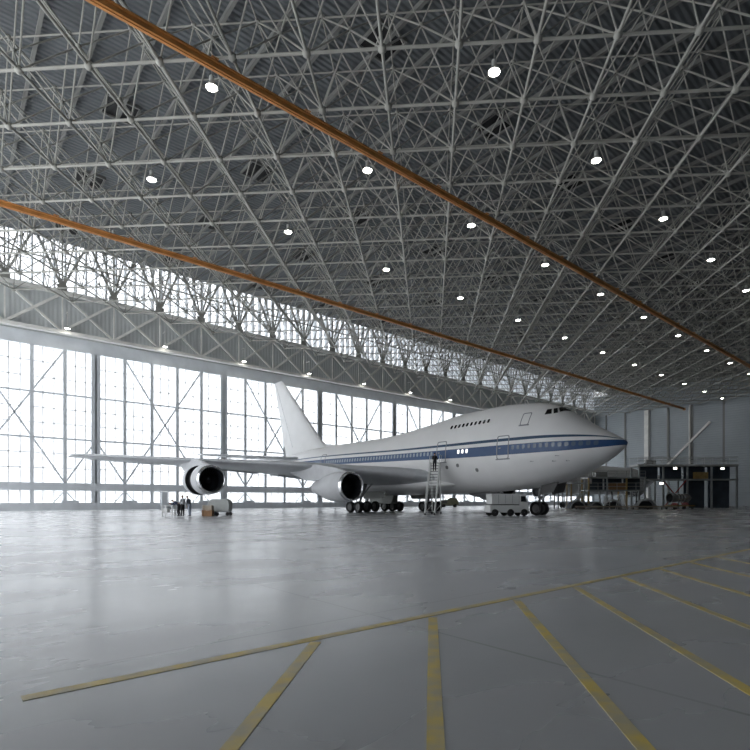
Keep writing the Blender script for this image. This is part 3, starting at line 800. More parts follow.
# landing gear
def wheel(s, y, z, r, wd, parent):
    t = MB().lathe([(-wd*.30, r*.60), (-wd*.5, r*.72), (-wd*.5, r*.90), (-wd*.32, r*.985), (0, r), (wd*.32, r*.985), (wd*.5, r*.90), (wd*.5, r*.72), (wd*.30, r*.60)], (s, y, z), 'y', 28).build('wheel', 'tyre', parent, smooth=50)
    return t
def hub(s, y, z, r, wd, mb):
    mb.lathe([(-wd*.34, 0.02), (-wd*.36, r*.25), (-wd*.22, r*.42), (-wd*.30, r*.60), (wd*.30, r*.60), (wd*.22, r*.42), (wd*.36, r*.25), (wd*.34, 0.02)], (s, y, z), 'y', 20)
R_ = 0.62
def main_gear(s, y, top, lean, nm):
    g = MB().tube((s, y, 0.72), (s, y+lean*0.3, 1.75), 0.13, 12).tube((s, y+lean*0.3, 1.75), (s+0.1, y+lean, top), 0.2, 12).build('main_gear', 'strut', jet, smooth=50)
    MB().bar((s-0.85, y, 0.64), (s+0.85, y, 0.64), 0.22, 0.24).tube((s-0.73, y-0.55, 0.62), (s-0.73, y+0.55, 0.62), 0.08, 10).tube((s+0.73, y-0.55, 0.62), (s+0.73, y+0.55, 0.62), 0.08, 10).build('bogie_beam', 'strut', g)
    for ds in (-0.73, 0.73):
        for dy in (-0.56, 0.56):
            wheel(s+ds, y+dy, R_-0.003, R_, 0.46, g); hb = MB(); hub(s+ds, y+dy, R_, R_, 0.46, hb); hb.build('wheel_hub', 'hub', g, smooth=50)
    MB().tube((s+0.1, y+lean*0.5, 1.9), (s-1.5, y+lean*0.9, top-0.1), 0.09, 8).tube((s, y, 0.85), (s+0.45, y, 1.35), 0.05, 8).tube((s+0.45, y, 1.35), (s+0.08, y+lean*0.3, 1.75), 0.05, 8).build('drag_brace', 'strut', g)
    return g
g1 = main_gear(26.9, 5.5, 3.75, -1.3, '')
g2 = main_gear(26.9, -5.5, 3.75, 1.3, '')
g3 = main_gear(29.9, 1.92, 2.35, -0.2, '')
g4 = main_gear(29.9, -1.92, 2.35, 0.2, '')
# gear doors hanging from the wing and belly
for g, sg in ((g1, 1), (g2, -1)):
    MB().loft([[Vector((s, sg*(6.15-0.03), 1.55)), Vector((s, sg*(6.35-0.03), 3.9)), Vector((s, sg*(6.35+0.03), 3.9)), Vector((s, sg*(6.15+0.03), 1.55))] for s in (25.9, 26.4, 27.5)]).build('gear_door', 'gear_door', g)
for sg in (1, -1):
    MB().prism([(27.0, sg*0.25, 2.1), (31.6, sg*0.25, 2.1), (31.4, sg*0.45, 0.95), (27.3, sg*0.45, 0.95)], (0, sg*0.05, 0)).build('belly_gear_door', 'gear_door', jet)
    MB().prism([(24.6, sg*3.4, 2.3), (28.6, sg*3.4, 2.3), (28.3, sg*3.75, 1.5), (25.0, sg*3.75, 1.5)], (0, sg*0.05, 0)).build('belly_gear_door', 'gear_door', jet)
# nose gear
ng = MB().tube((7.8, 0, 0.62), (7.75, 0, 1.5), 0.11, 12).tube((7.75, 0, 1.5), (7.6, 0, 2.8), 0.17, 12).build('nose_gear', 'strut', jet, smooth=50)
for dy in (-0.46, 0.46):
    wheel(7.8, dy, R_-0.003, R_, 0.42, ng); hb = MB(); hub(7.8, dy, R_, R_, 0.42, hb); hb.build('wheel_hub', 'hub', ng, smooth=50)
MB().tube((7.8, -0.4, 0.62), (7.8, 0.4, 0.62), 0.08, 10).build('axle', 'strut', ng)
MB().tube((7.75, 0, 1.45), (6.2, 0, 2.75), 0.08, 8).tube((7.78, 0.0, 1.0), (7.35, 0, 1.25), 0.05, 8).tube((7.35, 0, 1.25), (7.7, 0, 1.55), 0.05, 8).build('drag_brace', 'strut', ng)
for sg in (1, -1):
    MB().prism([(5.5, sg*0.6, 2.9), (7.2, sg*0.6, 2.6), (7.0, sg*0.8, 1.85), (5.9, sg*0.8, 2.05)], (0, sg*0.04, 0)).build('nose_gear_door', 'step', ng)
MB().lathe([(-0.04, 0.11), (0.02, 0.13), (0.10, 0.11)], (7.4, 0.2, 1.75), 'x', 14).lathe([(-0.04, 0.11), (0.02, 0.13), (0.10, 0.11)], (7.4, -0.2, 1.75), 'x', 14).build('taxi_light', 'chrome', ng)

# ------------------------------------------------------------------ people
def skin_body(chain_pts, edges, subdiv=1):
    """grow one surface over a skeleton; returns a mesh"""
    me = bpy.data.meshes.new('tmp_body'); me.from_pydata([p for p, r in chain_pts], edges, [])
    o = bpy.data.objects.new('tmp_body', me); COL.objects.link(o)
    sk = o.modifiers.new('skin', 'SKIN'); sk.use_smooth_shade = True
    for i, (p, r) in enumerate(chain_pts):
        d = me.skin_vertices[0].data[i]; d.radius = r if isinstance(r, tuple) else (r, r); d.use_root = (i == 0)
    sb = o.modifiers.new('sub', 'SUBSURF'); sb.levels = subdiv; sb.render_levels = subdiv
    dg = bpy.context.evaluated_depsgraph_get(); dg.update()
    m2 = bpy.data.meshes.new_from_object(o.evaluated_get(dg))
    bpy.data.objects.remove(o); bpy.data.meshes.remove(me)
    return m2
BASE = dict(pelvis=(0, 0, .95), belly=(0, 0, 1.08), chest=(.01, 0, 1.30), base=(0, 0, 1.46), neck=(.01, 0, 1.53), head=(.035, 0, 1.64), crown=(.02, 0, 1.70),
            ls=(0, .17, 1.40), le=(0, .23, 1.13), lw=(.10, .22, .90), rs=(0, -.17, 1.40), re=(0, -.23, 1.13), rw=(.10, -.22, .90),
            lh=(0, .09, .90), lk=(.02, .10, .50), la=(-.02, .10, .085), lt=(.13, .11, .04), rh=(0, -.09, .90), rk=(.02, -.10, .50), ra=(-.02, -.10, .085), rt=(.13, -.11, .04))
ORDER = ['pelvis', 'belly', 'chest', 'base', 'neck', 'head', 'crown', 'ls', 'le', 'lw', 'rs', 're', 'rw', 'lh', 'lk', 'la', 'lt', 'rh', 'rk', 'ra', 'rt']
RAD = dict(pelvis=(.165, .13), belly=(.16, .125), chest=(.185, .13), base=(.085, .07), neck=.052, head=(.078, .092), crown=(.055, .062), ls=.078, le=.06, lw=.034, rs=.078, re=.06, rw=.034,
           lh=.105, lk=.076, la=.055, lt=.036, rh=.105, rk=.076, ra=.055, rt=.036)
EDG = [('pelvis', 'belly'), ('belly', 'chest'), ('chest', 'base'), ('base', 'neck'), ('neck', 'head'), ('head', 'crown'), ('chest', 'ls'), ('ls', 'le'), ('le', 'lw'), ('chest', 'rs'), ('rs', 're'), ('re', 'rw'),
       ('pelvis', 'lh'), ('lh', 'lk'), ('lk', 'la'), ('la', 'lt'), ('pelvis', 'rh'), ('rh', 'rk'), ('rk', 'ra'), ('ra', 'rt')]
def person(label, loc, rz, pose, shirt, trousers, sleeves_long=True, group=None, scale=1.0):
    J = {k: Vector(v) for k, v in BASE.items()}
    for k, v in pose.items(): J[k] = Vector(v)
    pts = [(J[k], RAD[k]) for k in ORDER]; ix = {k: i for i, k in enumerate(ORDER)}
    me = skin_body(pts, [(ix[a], ix[b]) for a, b in EDG])
    # hands: palm, four unequal bent fingers and a thumb from the palm's side
    hv = MB(); 
    for sd in ('l', 'r'):
        w_, e_ = J[sd+'w'], J[sd+'e']; d = (w_-e_).normalized()
        s_ = d.cross(Vector((1, 0, 0)));
        if s_.length < .2: s_ = d.cross(Vector((0, 1, 0)))
        s_.normalize(); nrm = s_.cross(d)
        hv.bar(w_-d*.01, w_+d*.085, .075, .03, up=nrm)
        for q, ln in zip((-.028, -.009, .010, .028), (.062, .075, .070, .052)):
            a = w_+d*.082+s_*q; b_ = a+d*ln*.55+nrm*.010; c_ = b_+d*ln*.45+nrm*.022
            hv.tube(a, b_, .0095, 6, .0085).tube(b_, c_, .0085, 6, .006)
        a = w_+d*.025+s_*.036; hv.tube(a, a+d*.035+s_*.022, .011, 6, .010).tube(a+d*.035+s_*.022, a+d*.065+s_*.026+nrm*.012, .010, 6, .007)
    # face: nose, ears, brow
    hd = J['head']; upv = (J['crown']-J['neck']).normalized(); fw = Vector((1, 0, 0)); fw = (fw-upv*fw.dot(upv))
    fw = fw.normalized() if fw.length > .3 else Vector((0, 0, -1)); lv = upv.cross(fw)
    nf = MB()
    n0 = hd+fw*.085-upv*.005; nf.tube(n0+upv*.03, n0+fw*.022-upv*.015, .008, 6, .014)
    for sg in (1, -1): nf.loft([[hd+lv*sg*(.078+o_)+fw*(.012*cos(t))+upv*(.03*sin(t)-.005) for t in [2*pi*k/8 for k in range(8)]] for o_ in (0, .016)])
    nf.bar(n0-upv*.05+lv*.022, n0-upv*.05-lv*.022, .008, .010)
    o = bpy.data.objects.new('person', me); COL.objects.link(o); me.name = 'person'
    bm = bmesh.new(); bm.from_mesh(me); n_body = len(bm.faces)
    for mb in (hv, nf):
        t_ = bpy.data.meshes.new('t'); t_.from_pydata(mb.v, [], mb.f); nb = len(bm.faces); bm.from_mesh(t_); bpy.data.meshes.remove(t_)
    bm.to_mesh(me); bm.free()
    me.materials.clear()
    for k in ('skin', shirt, trousers, 'shoe'): me.materials.append(M[k])
    reg = {}
    for a, b_ in EDG:
        nm = a+'-'+b_
        if nm in ('base-neck', 'neck-head', 'head-crown'): reg[nm] = 0
        elif nm[0:2] in ('pe',) and b_ == 'belly': reg[nm] = 1
        elif a in ('belly', 'chest', 'ls', 'rs'): reg[nm] = 1
        elif a in ('le', 're'): reg[nm] = 1 if sleeves_long else 0
        elif a in ('la', 'ra'): reg[nm] = 3
        else: reg[nm] = 2
    def dist(p, a, b_):
        ab = b_-a; t = max(0, min(1, (p-a).dot(ab)/ab.length_squared)); return (p-a-ab*t).length
    for f in me.polygons:
        c = f.center
        best = min(EDG, key=lambda e: dist(c, J[e[0]], J[e[1]])/max(.03, (RAD[e[0]] if not isinstance(RAD[e[0]], tuple) else RAD[e[0]][0])))
        f.material_index = reg[best[0]+'-'+best[1]]; f.use_smooth = True
        nk = J['head']-J['base']
        if (c-J['base']).dot(nk.normalized()) > 0.045 and (c-J['head']).length < .26: f.material_index = 0
        if f.index >= n_body or min((c-J['lw']).length, (c-J['rw']).length) < .04: f.material_index = 0
        if min((c-J['la']).length, (c-J['ra']).length) < .06: f.material_index = 3
    hr = MB(); rg = []
    for k in range(7):
        a = k/6*1.75; rr = sin(a)
        rg.append([hd+upv*(.01+.105*cos(a))-fw*.012+(fw*cos(t)*.098+lv*sin(t)*.088)*rr*(1 if cos(t) < .35 or a < 1.05 else .86) for t in [2*pi*q/16 for q in range(16)]])
    hr.loft(rg, True, False).build('hair', 'hair', o, smooth=True)
    ey = MB()
    for sg in (1, -1): ball(ey, hd+fw*.082+lv*sg*.030+upv*.015, .010, 8)
    ey.build('eyes', 'eye', o)
    o.location = loc; o.rotation_euler = (0, 0, rz); o.scale = (scale,)*3
    tag(o, label, 'person', group); return o
WEST = radians(138.85)                      # facing towards the left end of the doors
person('person in dark navy top bending forward over the white work table', (14.72, 44.22, 0), WEST,
       dict(pelvis=(-.12, 0, .90), belly=(-.02, 0, 1.01), chest=(.17, 0, 1.13), base=(.31, 0, 1.22), neck=(.37, 0, 1.25), head=(.47, 0, 1.29), crown=(.52, 0, 1.33),
            ls=(.27, .17, 1.15), le=(.36, .22, .96), lw=(.56, .16, 1.02), rs=(.27, -.17, 1.15), re=(.36, -.22, .96), rw=(.56, -.16, 1.02),
            lh=(-.11, .09, .86), lk=(0, .12, .47), la=(-.10, .12, .085), lt=(.05, .13, .04), rh=(-.11, -.09, .86), rk=(-.03, -.12, .47), ra=(-.14, -.12, .085), rt=(.01, -.13, .04)), 'navy', 'black_cloth')
person('person in pale short sleeved shirt and black trousers standing between two others', (14.84, 43.50, 0), WEST-.5,
       dict(lw=(.30, .14, 1.08), le=(.06, .24, 1.12), rw=(.26, -.12, 1.02), re=(.04, -.24, 1.12)), 'pale_cloth', 'black_cloth', sleeves_long=False)
person('person in dark jacket and pale jeans leaning beside the person in the pale shirt', (15.28, 43.10, 0), WEST-.2,
       dict(belly=(.05, 0, 1.07), chest=(.12, .01, 1.28), base=(.15, .01, 1.43), neck=(.18, .01, 1.50), head=(.225, .01, 1.60), crown=(.225, .01, 1.665),
            ls=(.13, .19, 1.38), le=(.11, .27, 1.11), lw=(.10, .26, .87), rs=(.10, -.17, 1.37), re=(.09, -.25, 1.10), rw=(.12, -.24, .86)), 'slate', 'jean')

# ------------------------------------------------------------------ workplace under the outboard engine
t = empty('work_table', (14.22, 44.85, 0), radians(-41.15)); tag(t, 'small white work table on four legs beside the bending person', 'table')
MB().box((-.50, -.35, .84), (.40, .35, .90)).build('table_top', 'van_white', t, bevel=.01)
MB().box((-.45, -.30, .28), (.35, .30, .32)).build('shelf', 'van_white', t)
MB().box((-.44, -.29, .322), (-.05, .27, .66)).build('storage_bin', 'van_white', t, bevel=.02)
for x_ in (-.45, .35):
    for y_ in (-.3, .3): MB().box((x_-.035, y_-.035, 0), (x_+.035, y_+.035, .84)).build('leg', 'van_white', t)
def crate(loc, w_, d_, h_, mkey, label):
    r = empty('crate', loc, radians(-38)); tag(r, label, 'crate')
    MB().box((-w_/2+.02, -d_/2+.02, 0), (w_/2-.02, d_/2-.02, h_-.03)).build('body', mkey, r)
    for sx in (-1, 1):
        for sy in (-1, 1): MB().box((sx*w_/2-.045, sy*d_/2-.045, 0), (sx*w_/2+.045, sy*d_/2+.045, h_)).build('corner_batten', mkey, r)
    for sy in (-1, 1): MB().box((-w_/2+.046, sy*d_/2-.012, h_*.44), (w_/2-.046, sy*d_/2+.012, h_*.6)).build('batten', mkey, r)
    MB().box((-w_/2-.02, -d_/2-.02, h_), (w_/2+.02, d_/2+.02, h_+.035)).build('lid', mkey, r)
crate((16.80, 43.12, 0), .72, .6, .50, 'wood', 'brown wooden crate on the floor beside the grey covered cart')
crate((16.80, 43.12, .536), .66, .55, .34, 'card', 'pale crate stacked on top of the brown wooden crate')
c = empty('covered_cart', (18.13, 43.75, 0), radians(-41.15)); tag(c, 'grey covered cart with rounded top on black wheels beside the crates', 'cart')
prof = [(-.86, .42), (.86, .42), (.90, 1.02), (.84, 1.26), (.70, 1.40), (.5, 1.44), (-.5, 1.44), (-.70, 1.40), (-.84, 1.26), (-.90, 1.02)]
MB().prism([(x_, -.5, z_) for x_, z_ in prof], (0, 1.0, 0)).build('cover', 'canvas', c, bevel=.03)
MB().box((-.85, -.46, .34), (.85, .46, .41)).build('chassis', 'strut', c)
for x_ in (-.58, -.16, .74):
    for y_ in (-.40,): MB().lathe([(-.06, .02), (-.06, .14), (-.03, .165), (.03, .165), (.06, .14), (.06, .02)], (x_, y_, .165), 'y', 18).build('wheel', 'tyre', c, smooth=50)
for x_ in (-.58, .74): MB().lathe([(-.06, .02), (-.06, .14), (-.03, .165), (.03, .165), (.06, .14), (.06, .02)], (x_, .40, .165), 'y', 18).build('wheel', 'tyre', c, smooth=50)
MB().tube((-.85, 0, .37), (-1.35, 0, .30), .03, 8).tube((-1.35, -.15, .30), (-1.35, .15, .30), .025, 8).build('tow_bar', 'strut', c)

# ------------------------------------------------------------------ tall steps at the cabin door
b0, b1 = Vector((33.20, 33.25, 0)), Vector((35.42, 34.72, 0)); run = (b1-b0).length; H_ = 4.9
sa = empty('boarding_steps', b0, atan2((b1-b0).y, (b1-b0).x)); tag(sa, 'tall pale wheeled steps leaning up to the cabin door amidships', 'steps')
for sg in (1, -1):
    MB().bar((0, sg*.44, .16), (run, sg*.44, H_), .12, .26, up=(0, 0, 1)).build('stringer', 'alu', sa)
    MB().path([(0.05, sg*.47, 1.0), (run-.15, sg*.47, H_+.75), (run+.7, sg*.47, H_+.75)], .025, 6).tube((0.05, sg*.47, .3), (.05, sg*.47, 1.0), .022, 6).tube((run+.68, sg*.47, H_), (run+.68, sg*.47, H_+.75), .022, 6).build('handrail', 'alu', sa)
    MB().bar((run+.25, sg*.42, H_-.1), (run+.62, sg*.42, .2), .09, .09).build('rear_leg', 'alu', sa)
    for x_ in (.04, run+.62):
        MB().lathe([(-.05, .02), (-.05, .13), (.05, .13), (.05, .02)], (x_, sg*.44, .13), 'y', 16).build('wheel', 'tyre', sa, smooth=50)
nst = 17
for k in range(1, nst): 
    q = k/nst; MB().box((run*q-.02, -.40, .16+(H_-.16)*q-.02), (run*q+.22, .40, .16+(H_-.16)*q+.02)).build('tread', 'step', sa)
MB().box((run, -.44, H_-.04), (run+.68, .44, H_+.02)).build('platform', 'alu', sa)
MB().tube((.35, -.42, .3), (run+.55, -.42, .9), .03, 6).tube((.35, .42, .3), (run+.55, .42, .9), .03, 6).tube((run*.5, -.42, H_*.52), (run+.52, -.42, 1.6), .03, 6).tube((run*.5, .42, H_*.52), (run+.52, .42, 1.6), .03, 6).build('bracing', 'alu', sa)
kk = 14; zq = .16+(H_-.16)*kk/nst+.022; pq = b0+(b1-b0)*(kk/nst)+(b1-b0).normalized()*.06
person('person in dark clothes standing on the upper treads of the boarding steps', (pq.x, pq.y, zq), atan2((b1-b0).y, (b1-b0).x),
       dict(lt=(.10, .11, .04), rt=(.10, -.11, .04), lw=(.42, .18, 1.22), le=(.18, .24, 1.16), rw=(.40, -.18, 1.15), re=(.16, -.24, 1.14)), 'black_cloth', 'black_cloth')

# ------------------------------------------------------------------ white service truck by the nose wheels
v_ = empty('service_truck', (36.36, 27.14, 0), radians(-31.4)); tag(v_, 'small white service truck with box body parked beside the nose wheels', 'truck')
MB().box((-1.72, -.72, .30), (.92, .72, .92)).build('chassis_body', 'van_white', v_, bevel=.03)
MB().box((-1.58, -.70, 1.0), (.86, .70, 1.88)).build('box_body', 'van_white', v_, bevel=.04)
MB().box((-1.66, -.66, .921), (.88, .66, .999)).build('dark_sill', 'step', v_)
cab = [(.925, .30), (1.70, .30), (1.74, .62), (1.68, 1.05), (1.50, 1.78), (1.42, 1.86), (.925, 1.86)]
cb = MB().prism([(x_, -.70, z_) for x_, z_ in cab], (0, 1.40, 0)).build('cab', 'van_white', v_, bevel=.03)
for sg in (1, -1):
    MB().prism([(1.0, sg*.705, 1.22), (1.50, sg*.705, 1.22), (1.38, sg*.705, 1.68), (1.0, sg*.705, 1.68)], (0, sg*.012, 0)).build('side_window', 'glass_dark', cb)
    MB().lathe([(-.02, .05), (0, .085), (.03, .08)], (1.74, sg*.5, .56), 'x', 14).build('headlamp', 'chrome', cb)
    for x_ in (-1.30, .08, 1.30):
        MB().lathe([(-.10, .02), (-.10, .22), (-.06, .30), (.06, .30), (.10, .22), (.10, .02)], (x_, sg*.70, .30), 'y', 22).build('wheel', 'tyre', v_, smooth=50)
MB().prism([(1.655, -.6, 1.17), (1.655, .6, 1.17), (1.535, .6, 1.66), (1.535, -.6, 1.66)], (.02, 0, .006)).build('windscreen', 'glass_dark', cb)
MB().box((1.70, -.70, .22), (1.80, .70, .40)).build('bumper', 'step', v_)
for x_ in (-.98, -.36, .26): MB().box((x_-.012, -.707, 1.06), (x_+.012, -.701, 1.82)).build('panel_seam', 'outline', v_)

# ------------------------------------------------------------------ grey cabinet at the doors, equipment beyond the aircraft
c = empty('equipment_cabinet', (24.15, 78.42, 0)); tag(c, 'tall grey cabinet standing against the foot of the glazed doors', 'cabinet')
MB().box((-.42, -.32, .06), (.42, .32, 2.55)).build('body', 'door_steel', c, bevel=.02)
MB().box((-.38, -.345, .14), (.38, -.321, 2.48)).build('door', 'door_steel', c)
MB().box((.27, -.38, 1.1), (.31, -.346, 1.35)).build('handle', 'step', c)
MB().box((-.44, -.34, 0), (.44, .34, .059)).build('plinth', 'purlin', c)
g_ = empty('ground_power_cart', (73.6, 68.4, 0), radians(-41)); tag(g_, 'olive wheeled power cart far behind the steps near the doors', 'cart')
MB().prism([(x_, -.8, z_) for x_, z_ in ((-1.7, .45), (1.7, .45), (1.75, 1.05), (1.3, 1.75), (.2, 1.85), (-.4, 1.45), (-1.65, 1.35))], (0, 1.6, 0)).build('housing', 'olive', g_, bevel=.05)
MB().box((-1.4, -.83, .8), (-.5, -.801, 1.2)).build('louvre_panel', 'step', g_)
for x_ in (-1.1, 1.1):
    for y_ in (-.72, .72): MB().lathe([(-.1, .02), (-.1, .26), (-.06, .33), (.06, .33), (.1, .26), (.1, .02)], (x_, y_, .33), 'y', 18).build('wheel', 'tyre', g_, smooth=50)
MB().tube((-1.7, 0, .5), (-2.7, 0, .35), .05, 8).build('tow_bar', 'strut', g_)

# ------------------------------------------------------------------ maintenance dock and the second aircraft
DR = radians(-41.15); DO = Vector((75.05, 40.65, 0)); ex = Vector((cos(DR), sin(DR), 0)); ey_ = Vector((-sin(DR), cos(DR), 0))
def dk(x, y, z=0): return DO + ex*x + ey_*y + Vector((0, 0, z))
def rail_run(mb, x0, x1, y, z, h=1.05, stp=1.4, r=.035):
    n_ = max(1, round((x1-x0)/stp))
    for k in range(n_+1): x_ = x0+(x1-x0)*k/n_; mb.tube((x_, y, z), (x_, y, z+h), r, 6)
    for q in (.5, 1.0): mb.tube((x0, y, z+h*q), (x1, y, z+h*q), r, 6)
    return mb
d = empty('maintenance_dock', DO, DR); tag(d, 'dark two storey maintenance dock of steel decks and posts beyond the airliner nose', 'dock')
for z_ in (2.75, 4.75): MB().box((0, 0, z_), (9, 3.2, z_+.22)).build('deck', 'dock_grey', d)
for x_ in (.15, 3.0, 6.0, 8.85):
    for y_ in (.12, 3.05): MB().box((x_-.11, y_-.11, 0), (x_+.11, y_+.11, 4.75)).build('post', 'ochre' if x_ in (.15, 6.0) else 'dock_grey', d)
for xa, xb in ((1.2, 2.85), (3.15, 5.85), (6.15, 8.7)): MB().box((xa, 1.5, 2.975), (xb, 1.6, 4.745)).build('side_panel', 'dock_blue', d)
MB().box((3.4, .3, 2.98), (5.9, 1.2, 4.0)).build('tan_locker', 'wood', d)
MB().box((.3, .4, 2.98), (1.3, 1.3, 3.9)).build('tool_chest', 'dock_blue', d)
rail_run(MB(), .1, 8.9, .06, 2.97).build('guard_rail', 'dock_pale', d); rail_run(MB(), .1, 8.9, .06, 4.97, .9).build('guard_rail', 'dock_grey', d)
MB().box((1.6, 1.0, 4.975), (3.4, 2.6, 5.75)).build('dark_canopy', 'purlin', d)
for k in range(10): MB().box((-2.9+.3*k, .5, .27*k+.05), (-2.62+.3*k, 1.5, .27*k+.10)).build('stair_tread', 'dock_grey', d)
for y_ in (.46, 1.54): MB().bar((-3.0, y_, 0), (0, y_, 2.75), .05, .2).build('stair_stringer', 'dock_pale', d)
u_ = empty('upper_dock', dk(9.6, 3.5), DR); tag(u_, 'high pale railed dock platform on dark posts in front of the grey wall', 'dock')
MB().box((-.3, 0, 6.85), (16, 3, 7.15)).build('deck', 'dock_pale', u_)
for z_ in (4.6,): MB().box((.5, 0, z_), (16, 3, z_+.2)).build('deck', 'dock_grey', u_)
for x_ in (0, 3.9, 7.8, 11.7, 15.8):
    for y_ in (.15, 2.85): MB().box((x_-.12, y_-.12, 0), (x_+.12, y_+.12, 6.85)).build('post', 'dock_grey', u_)
for xa, xb in ((.6, 3.7), (4.1, 7.6), (8.0, 11.5), (11.9, 15.6)): MB().box((xa, 1.6, 4.82), (xb, 1.7, 6.84)).build('side_panel', 'dock_blue', u_)
for y_ in (.06, 2.94): rail_run(MB(), -.25, 15.9, y_, 7.15, 1.15, 1.3, .05).build('guard_rail', 'dock_pale', u_)
for xa, xb in ((8.0, 11.4), (12.0, 15.5)): MB().box((xa, 1.6, 0.1), (xb, 1.7, 4.58)).build('side_panel', 'dock_blue', u_)
MB().bar((4.0, 0.3, .1), (7.7, .3, 4.6), .14).bar((7.7, .42, .1), (4.0, .42, 4.6), .14).build('cross_brace', 'red', u_)
MB().box((9.3, .2, 4.82), (11.2, 1.2, 5.9)).build('ochre_locker', 'ochre', u_)
for x_, z_ in ((5.6, 6.35), (3.4, 3.9), (13.2, 6.3)):
    lm = MB().tube((x_, -.05, z_+.25), (x_, .1, z_+.5), .03, 6).box((x_-.28, -.28, z_-.02), (x_+.28, -.04, z_+.3)).build('work_lamp', 'lamp_metal', u_)
    MB().box((x_-.25, -.30, z_), (x_+.25, -.281, z_+.27)).build('lens', 'work_lens', lm)
s_ = empty('access_platform', dk(-4.6, .2), DR); tag(s_, 'narrow railed access platform on posts behind the nose wheels', 'dock')
MB().box((0, 0, 3.9), (4.2, 2.2, 4.08)).build('deck', 'dock_grey', s_)
for x_ in (.1, 2.1, 4.1):
    for y_ in (.1, 2.1): MB().box((x_-.09, y_-.09, 0), (x_+.09, y_+.09, 3.9)).build('post', 'ochre' if x_ == 2.1 else 'dock_grey', s_)
rail_run(MB(), .05, 4.15, .05, 4.08, 1.0, 1.0).build('guard_rail', 'dock_pale', s_)
MB().tube((.1, .1, 2.0), (4.1, .1, 2.0), .05, 6).tube((.1, 2.1, 2.0), (4.1, 2.1, 2.0), .05, 6).build('brace', 'dock_grey', s_)

def cowl(x, y, r, ln, rz, label, mk='nacelle'):
    o_ = empty('engine_cowl', dk(x, y), DR+rz); tag(o_, label, 'engine cowl', 'engine cowls on the floor')
    MB().lathe([(0, r), (.25, r*1.03), (ln, r*.9), (ln, r*.9-.1), (.25, r*.9), (0, r-.14), (0, r)], (0, 0, .06), 'y', 20, 0, pi).build('shell', mk, o_, smooth=45)
    MB().lathe([(-.04, r-.16), (-.06, r-.07), (-.02, r+.02), (.10, r+.02)], (0, 0, .06), 'y', 20, 0, pi).build('lip', 'van_white' if mk == 'nacelle' else 'dock_grey', o_, smooth=45)
    for sx in (-1, 1): MB().box((sx*(r-.07)-.14, -.05, 0), (sx*(r-.07)+.14, ln, .055)).build('runner', 'ochre', o_)
    MB().box((-r+.25, ln*.55, .06), (r-.25, ln*.6, r*.78)).build('hollow_shade', 'dark', o_)  # black sheet across the hollow, stands in for shade inside the arch
cowl(-2.3, -2.2, 1.25, 1.5, .2, 'dark engine cowl arch on the floor, first beyond the nose wheels', 'dock_blue')
cowl(.35, -2.6, 1.05, 1.5, .1, 'dark engine cowl arch on the floor by the foot of the dock stairs', 'dock_blue')
cowl(3.15, -1.9, 1.4, 1.8, -.1, 'dull grey engine cowl arch on the floor behind the white ladder stand', 'nacelle')
cowl(8.2, -2.0, 1.55, 1.8, 0, 'large engine cowl arch with a bright white lip on the floor', 'nacelle')
a_ = empty('ladder_stand', dk(3.2, -3.2), DR); tag(a_, 'white A-shaped ladder stand on the floor before the dark dock', 'ladder')
for y_ in (-.3, .3):
    MB().bar((-.2, y_, 0), (.35, y_, 2.2), .09).build('stile', 'van_white', a_); MB().bar((1.15, y_, 0), (.5, y_, 2.2), .09).build('stile', 'van_white', a_)
for k in range(1, 7): q = k/7; MB().tube((-.2+.55*q, -.3, 2.2*q), (-.2+.55*q, .3, 2.2*q), .03, 6).build('rung', 'van_white', a_)
MB().box((.3, -.34, 2.2), (.56, .34, 2.26)).build('top_step', 'van_white', a_)
f_ = empty('ladder_stand', dk(1.2, -3.3), DR); tag(f_, 'white upright two legged frame stand left of the A-shaped ladder stand', 'ladder')
for x_ in (0, .75): MB().box((x_-.05, -.05, 0), (x_+.05, .05, 1.9)).build('upright', 'van_white', f_); MB().box((x_-.05, -.5, 0), (x_+.05, .5, .05)).build('foot', 'van_white', f_)
for z_ in (.7, 1.2, 1.85): MB().box((.051, -.03, z_), (.699, .03, z_+.06)).build('rung', 'van_white', f_)
b_ = empty('low_barrier', dk(-3.5, -4.3), DR); tag(b_, 'long low ochre barrier rail on the floor before the engine cowls', 'barrier')
MB().box((0, -.05, .30), (15, .05, .52)).build('rail', 'card', b_)
for k in range(8): MB().box((.2+k*2.08-.06, -.12, 0), (.2+k*2.08+.06, .12, .299)).build('foot', 'step', b_)
e_ = empty('engine_trolley', dk(12.0, -1.6), DR+.35); tag(e_, 'ochre trolley on small wheels carrying a bare engine', 'trolley')
MB().box((-.6, -.8, .42), (3.9, .8, .62)).build('bed', 'ochre', e_)
for x_ in (-.2, 1.65, 3.5):
    for y_ in (-.7, .7): MB().lathe([(-.08, .02), (-.08, .2), (.08, .2), (.08, .02)], (x_, y_, .2), 'y', 16).build('wheel', 'tyre', e_, smooth=50)
for x_ in (.6, 2.8):
    MB().prism([(x_, -.7, .621), (x_, .7, .621), (x_, .3, 1.0), (x_, -.3, 1.0)], (.14, 0, 0)).build('cradle', 'red', e_)
j_ = empty('bare_engine', dk(12.0, -1.6, 1.72), DR+.35); tag(j_, 'bare grey engine with dark round inlet resting on the ochre trolley', 'engine')
MB().lathe([(-.35, .62), (-.4, .70), (-.3, .76), (.3, .72), (.9, .60), (2.2, .58), (2.9, .66), (3.4, .55), (3.6, .42)], (0, 0, 0), 'x', 28).build('casing', 'dull_metal', j_, smooth=45)
MB().lathe([(-.2, .02), (-.1, .66)], (0, 0, 0), 'x', 28).build('fan', 'dark', j_)
for x_ in (.9, 1.5, 2.1): MB().lathe([(x_-.05, .60), (x_-.05, .68), (x_+.05, .68), (x_+.05, .60)], (0, 0, 0), 'x', 28).build('flange', 'nacelle', j_)
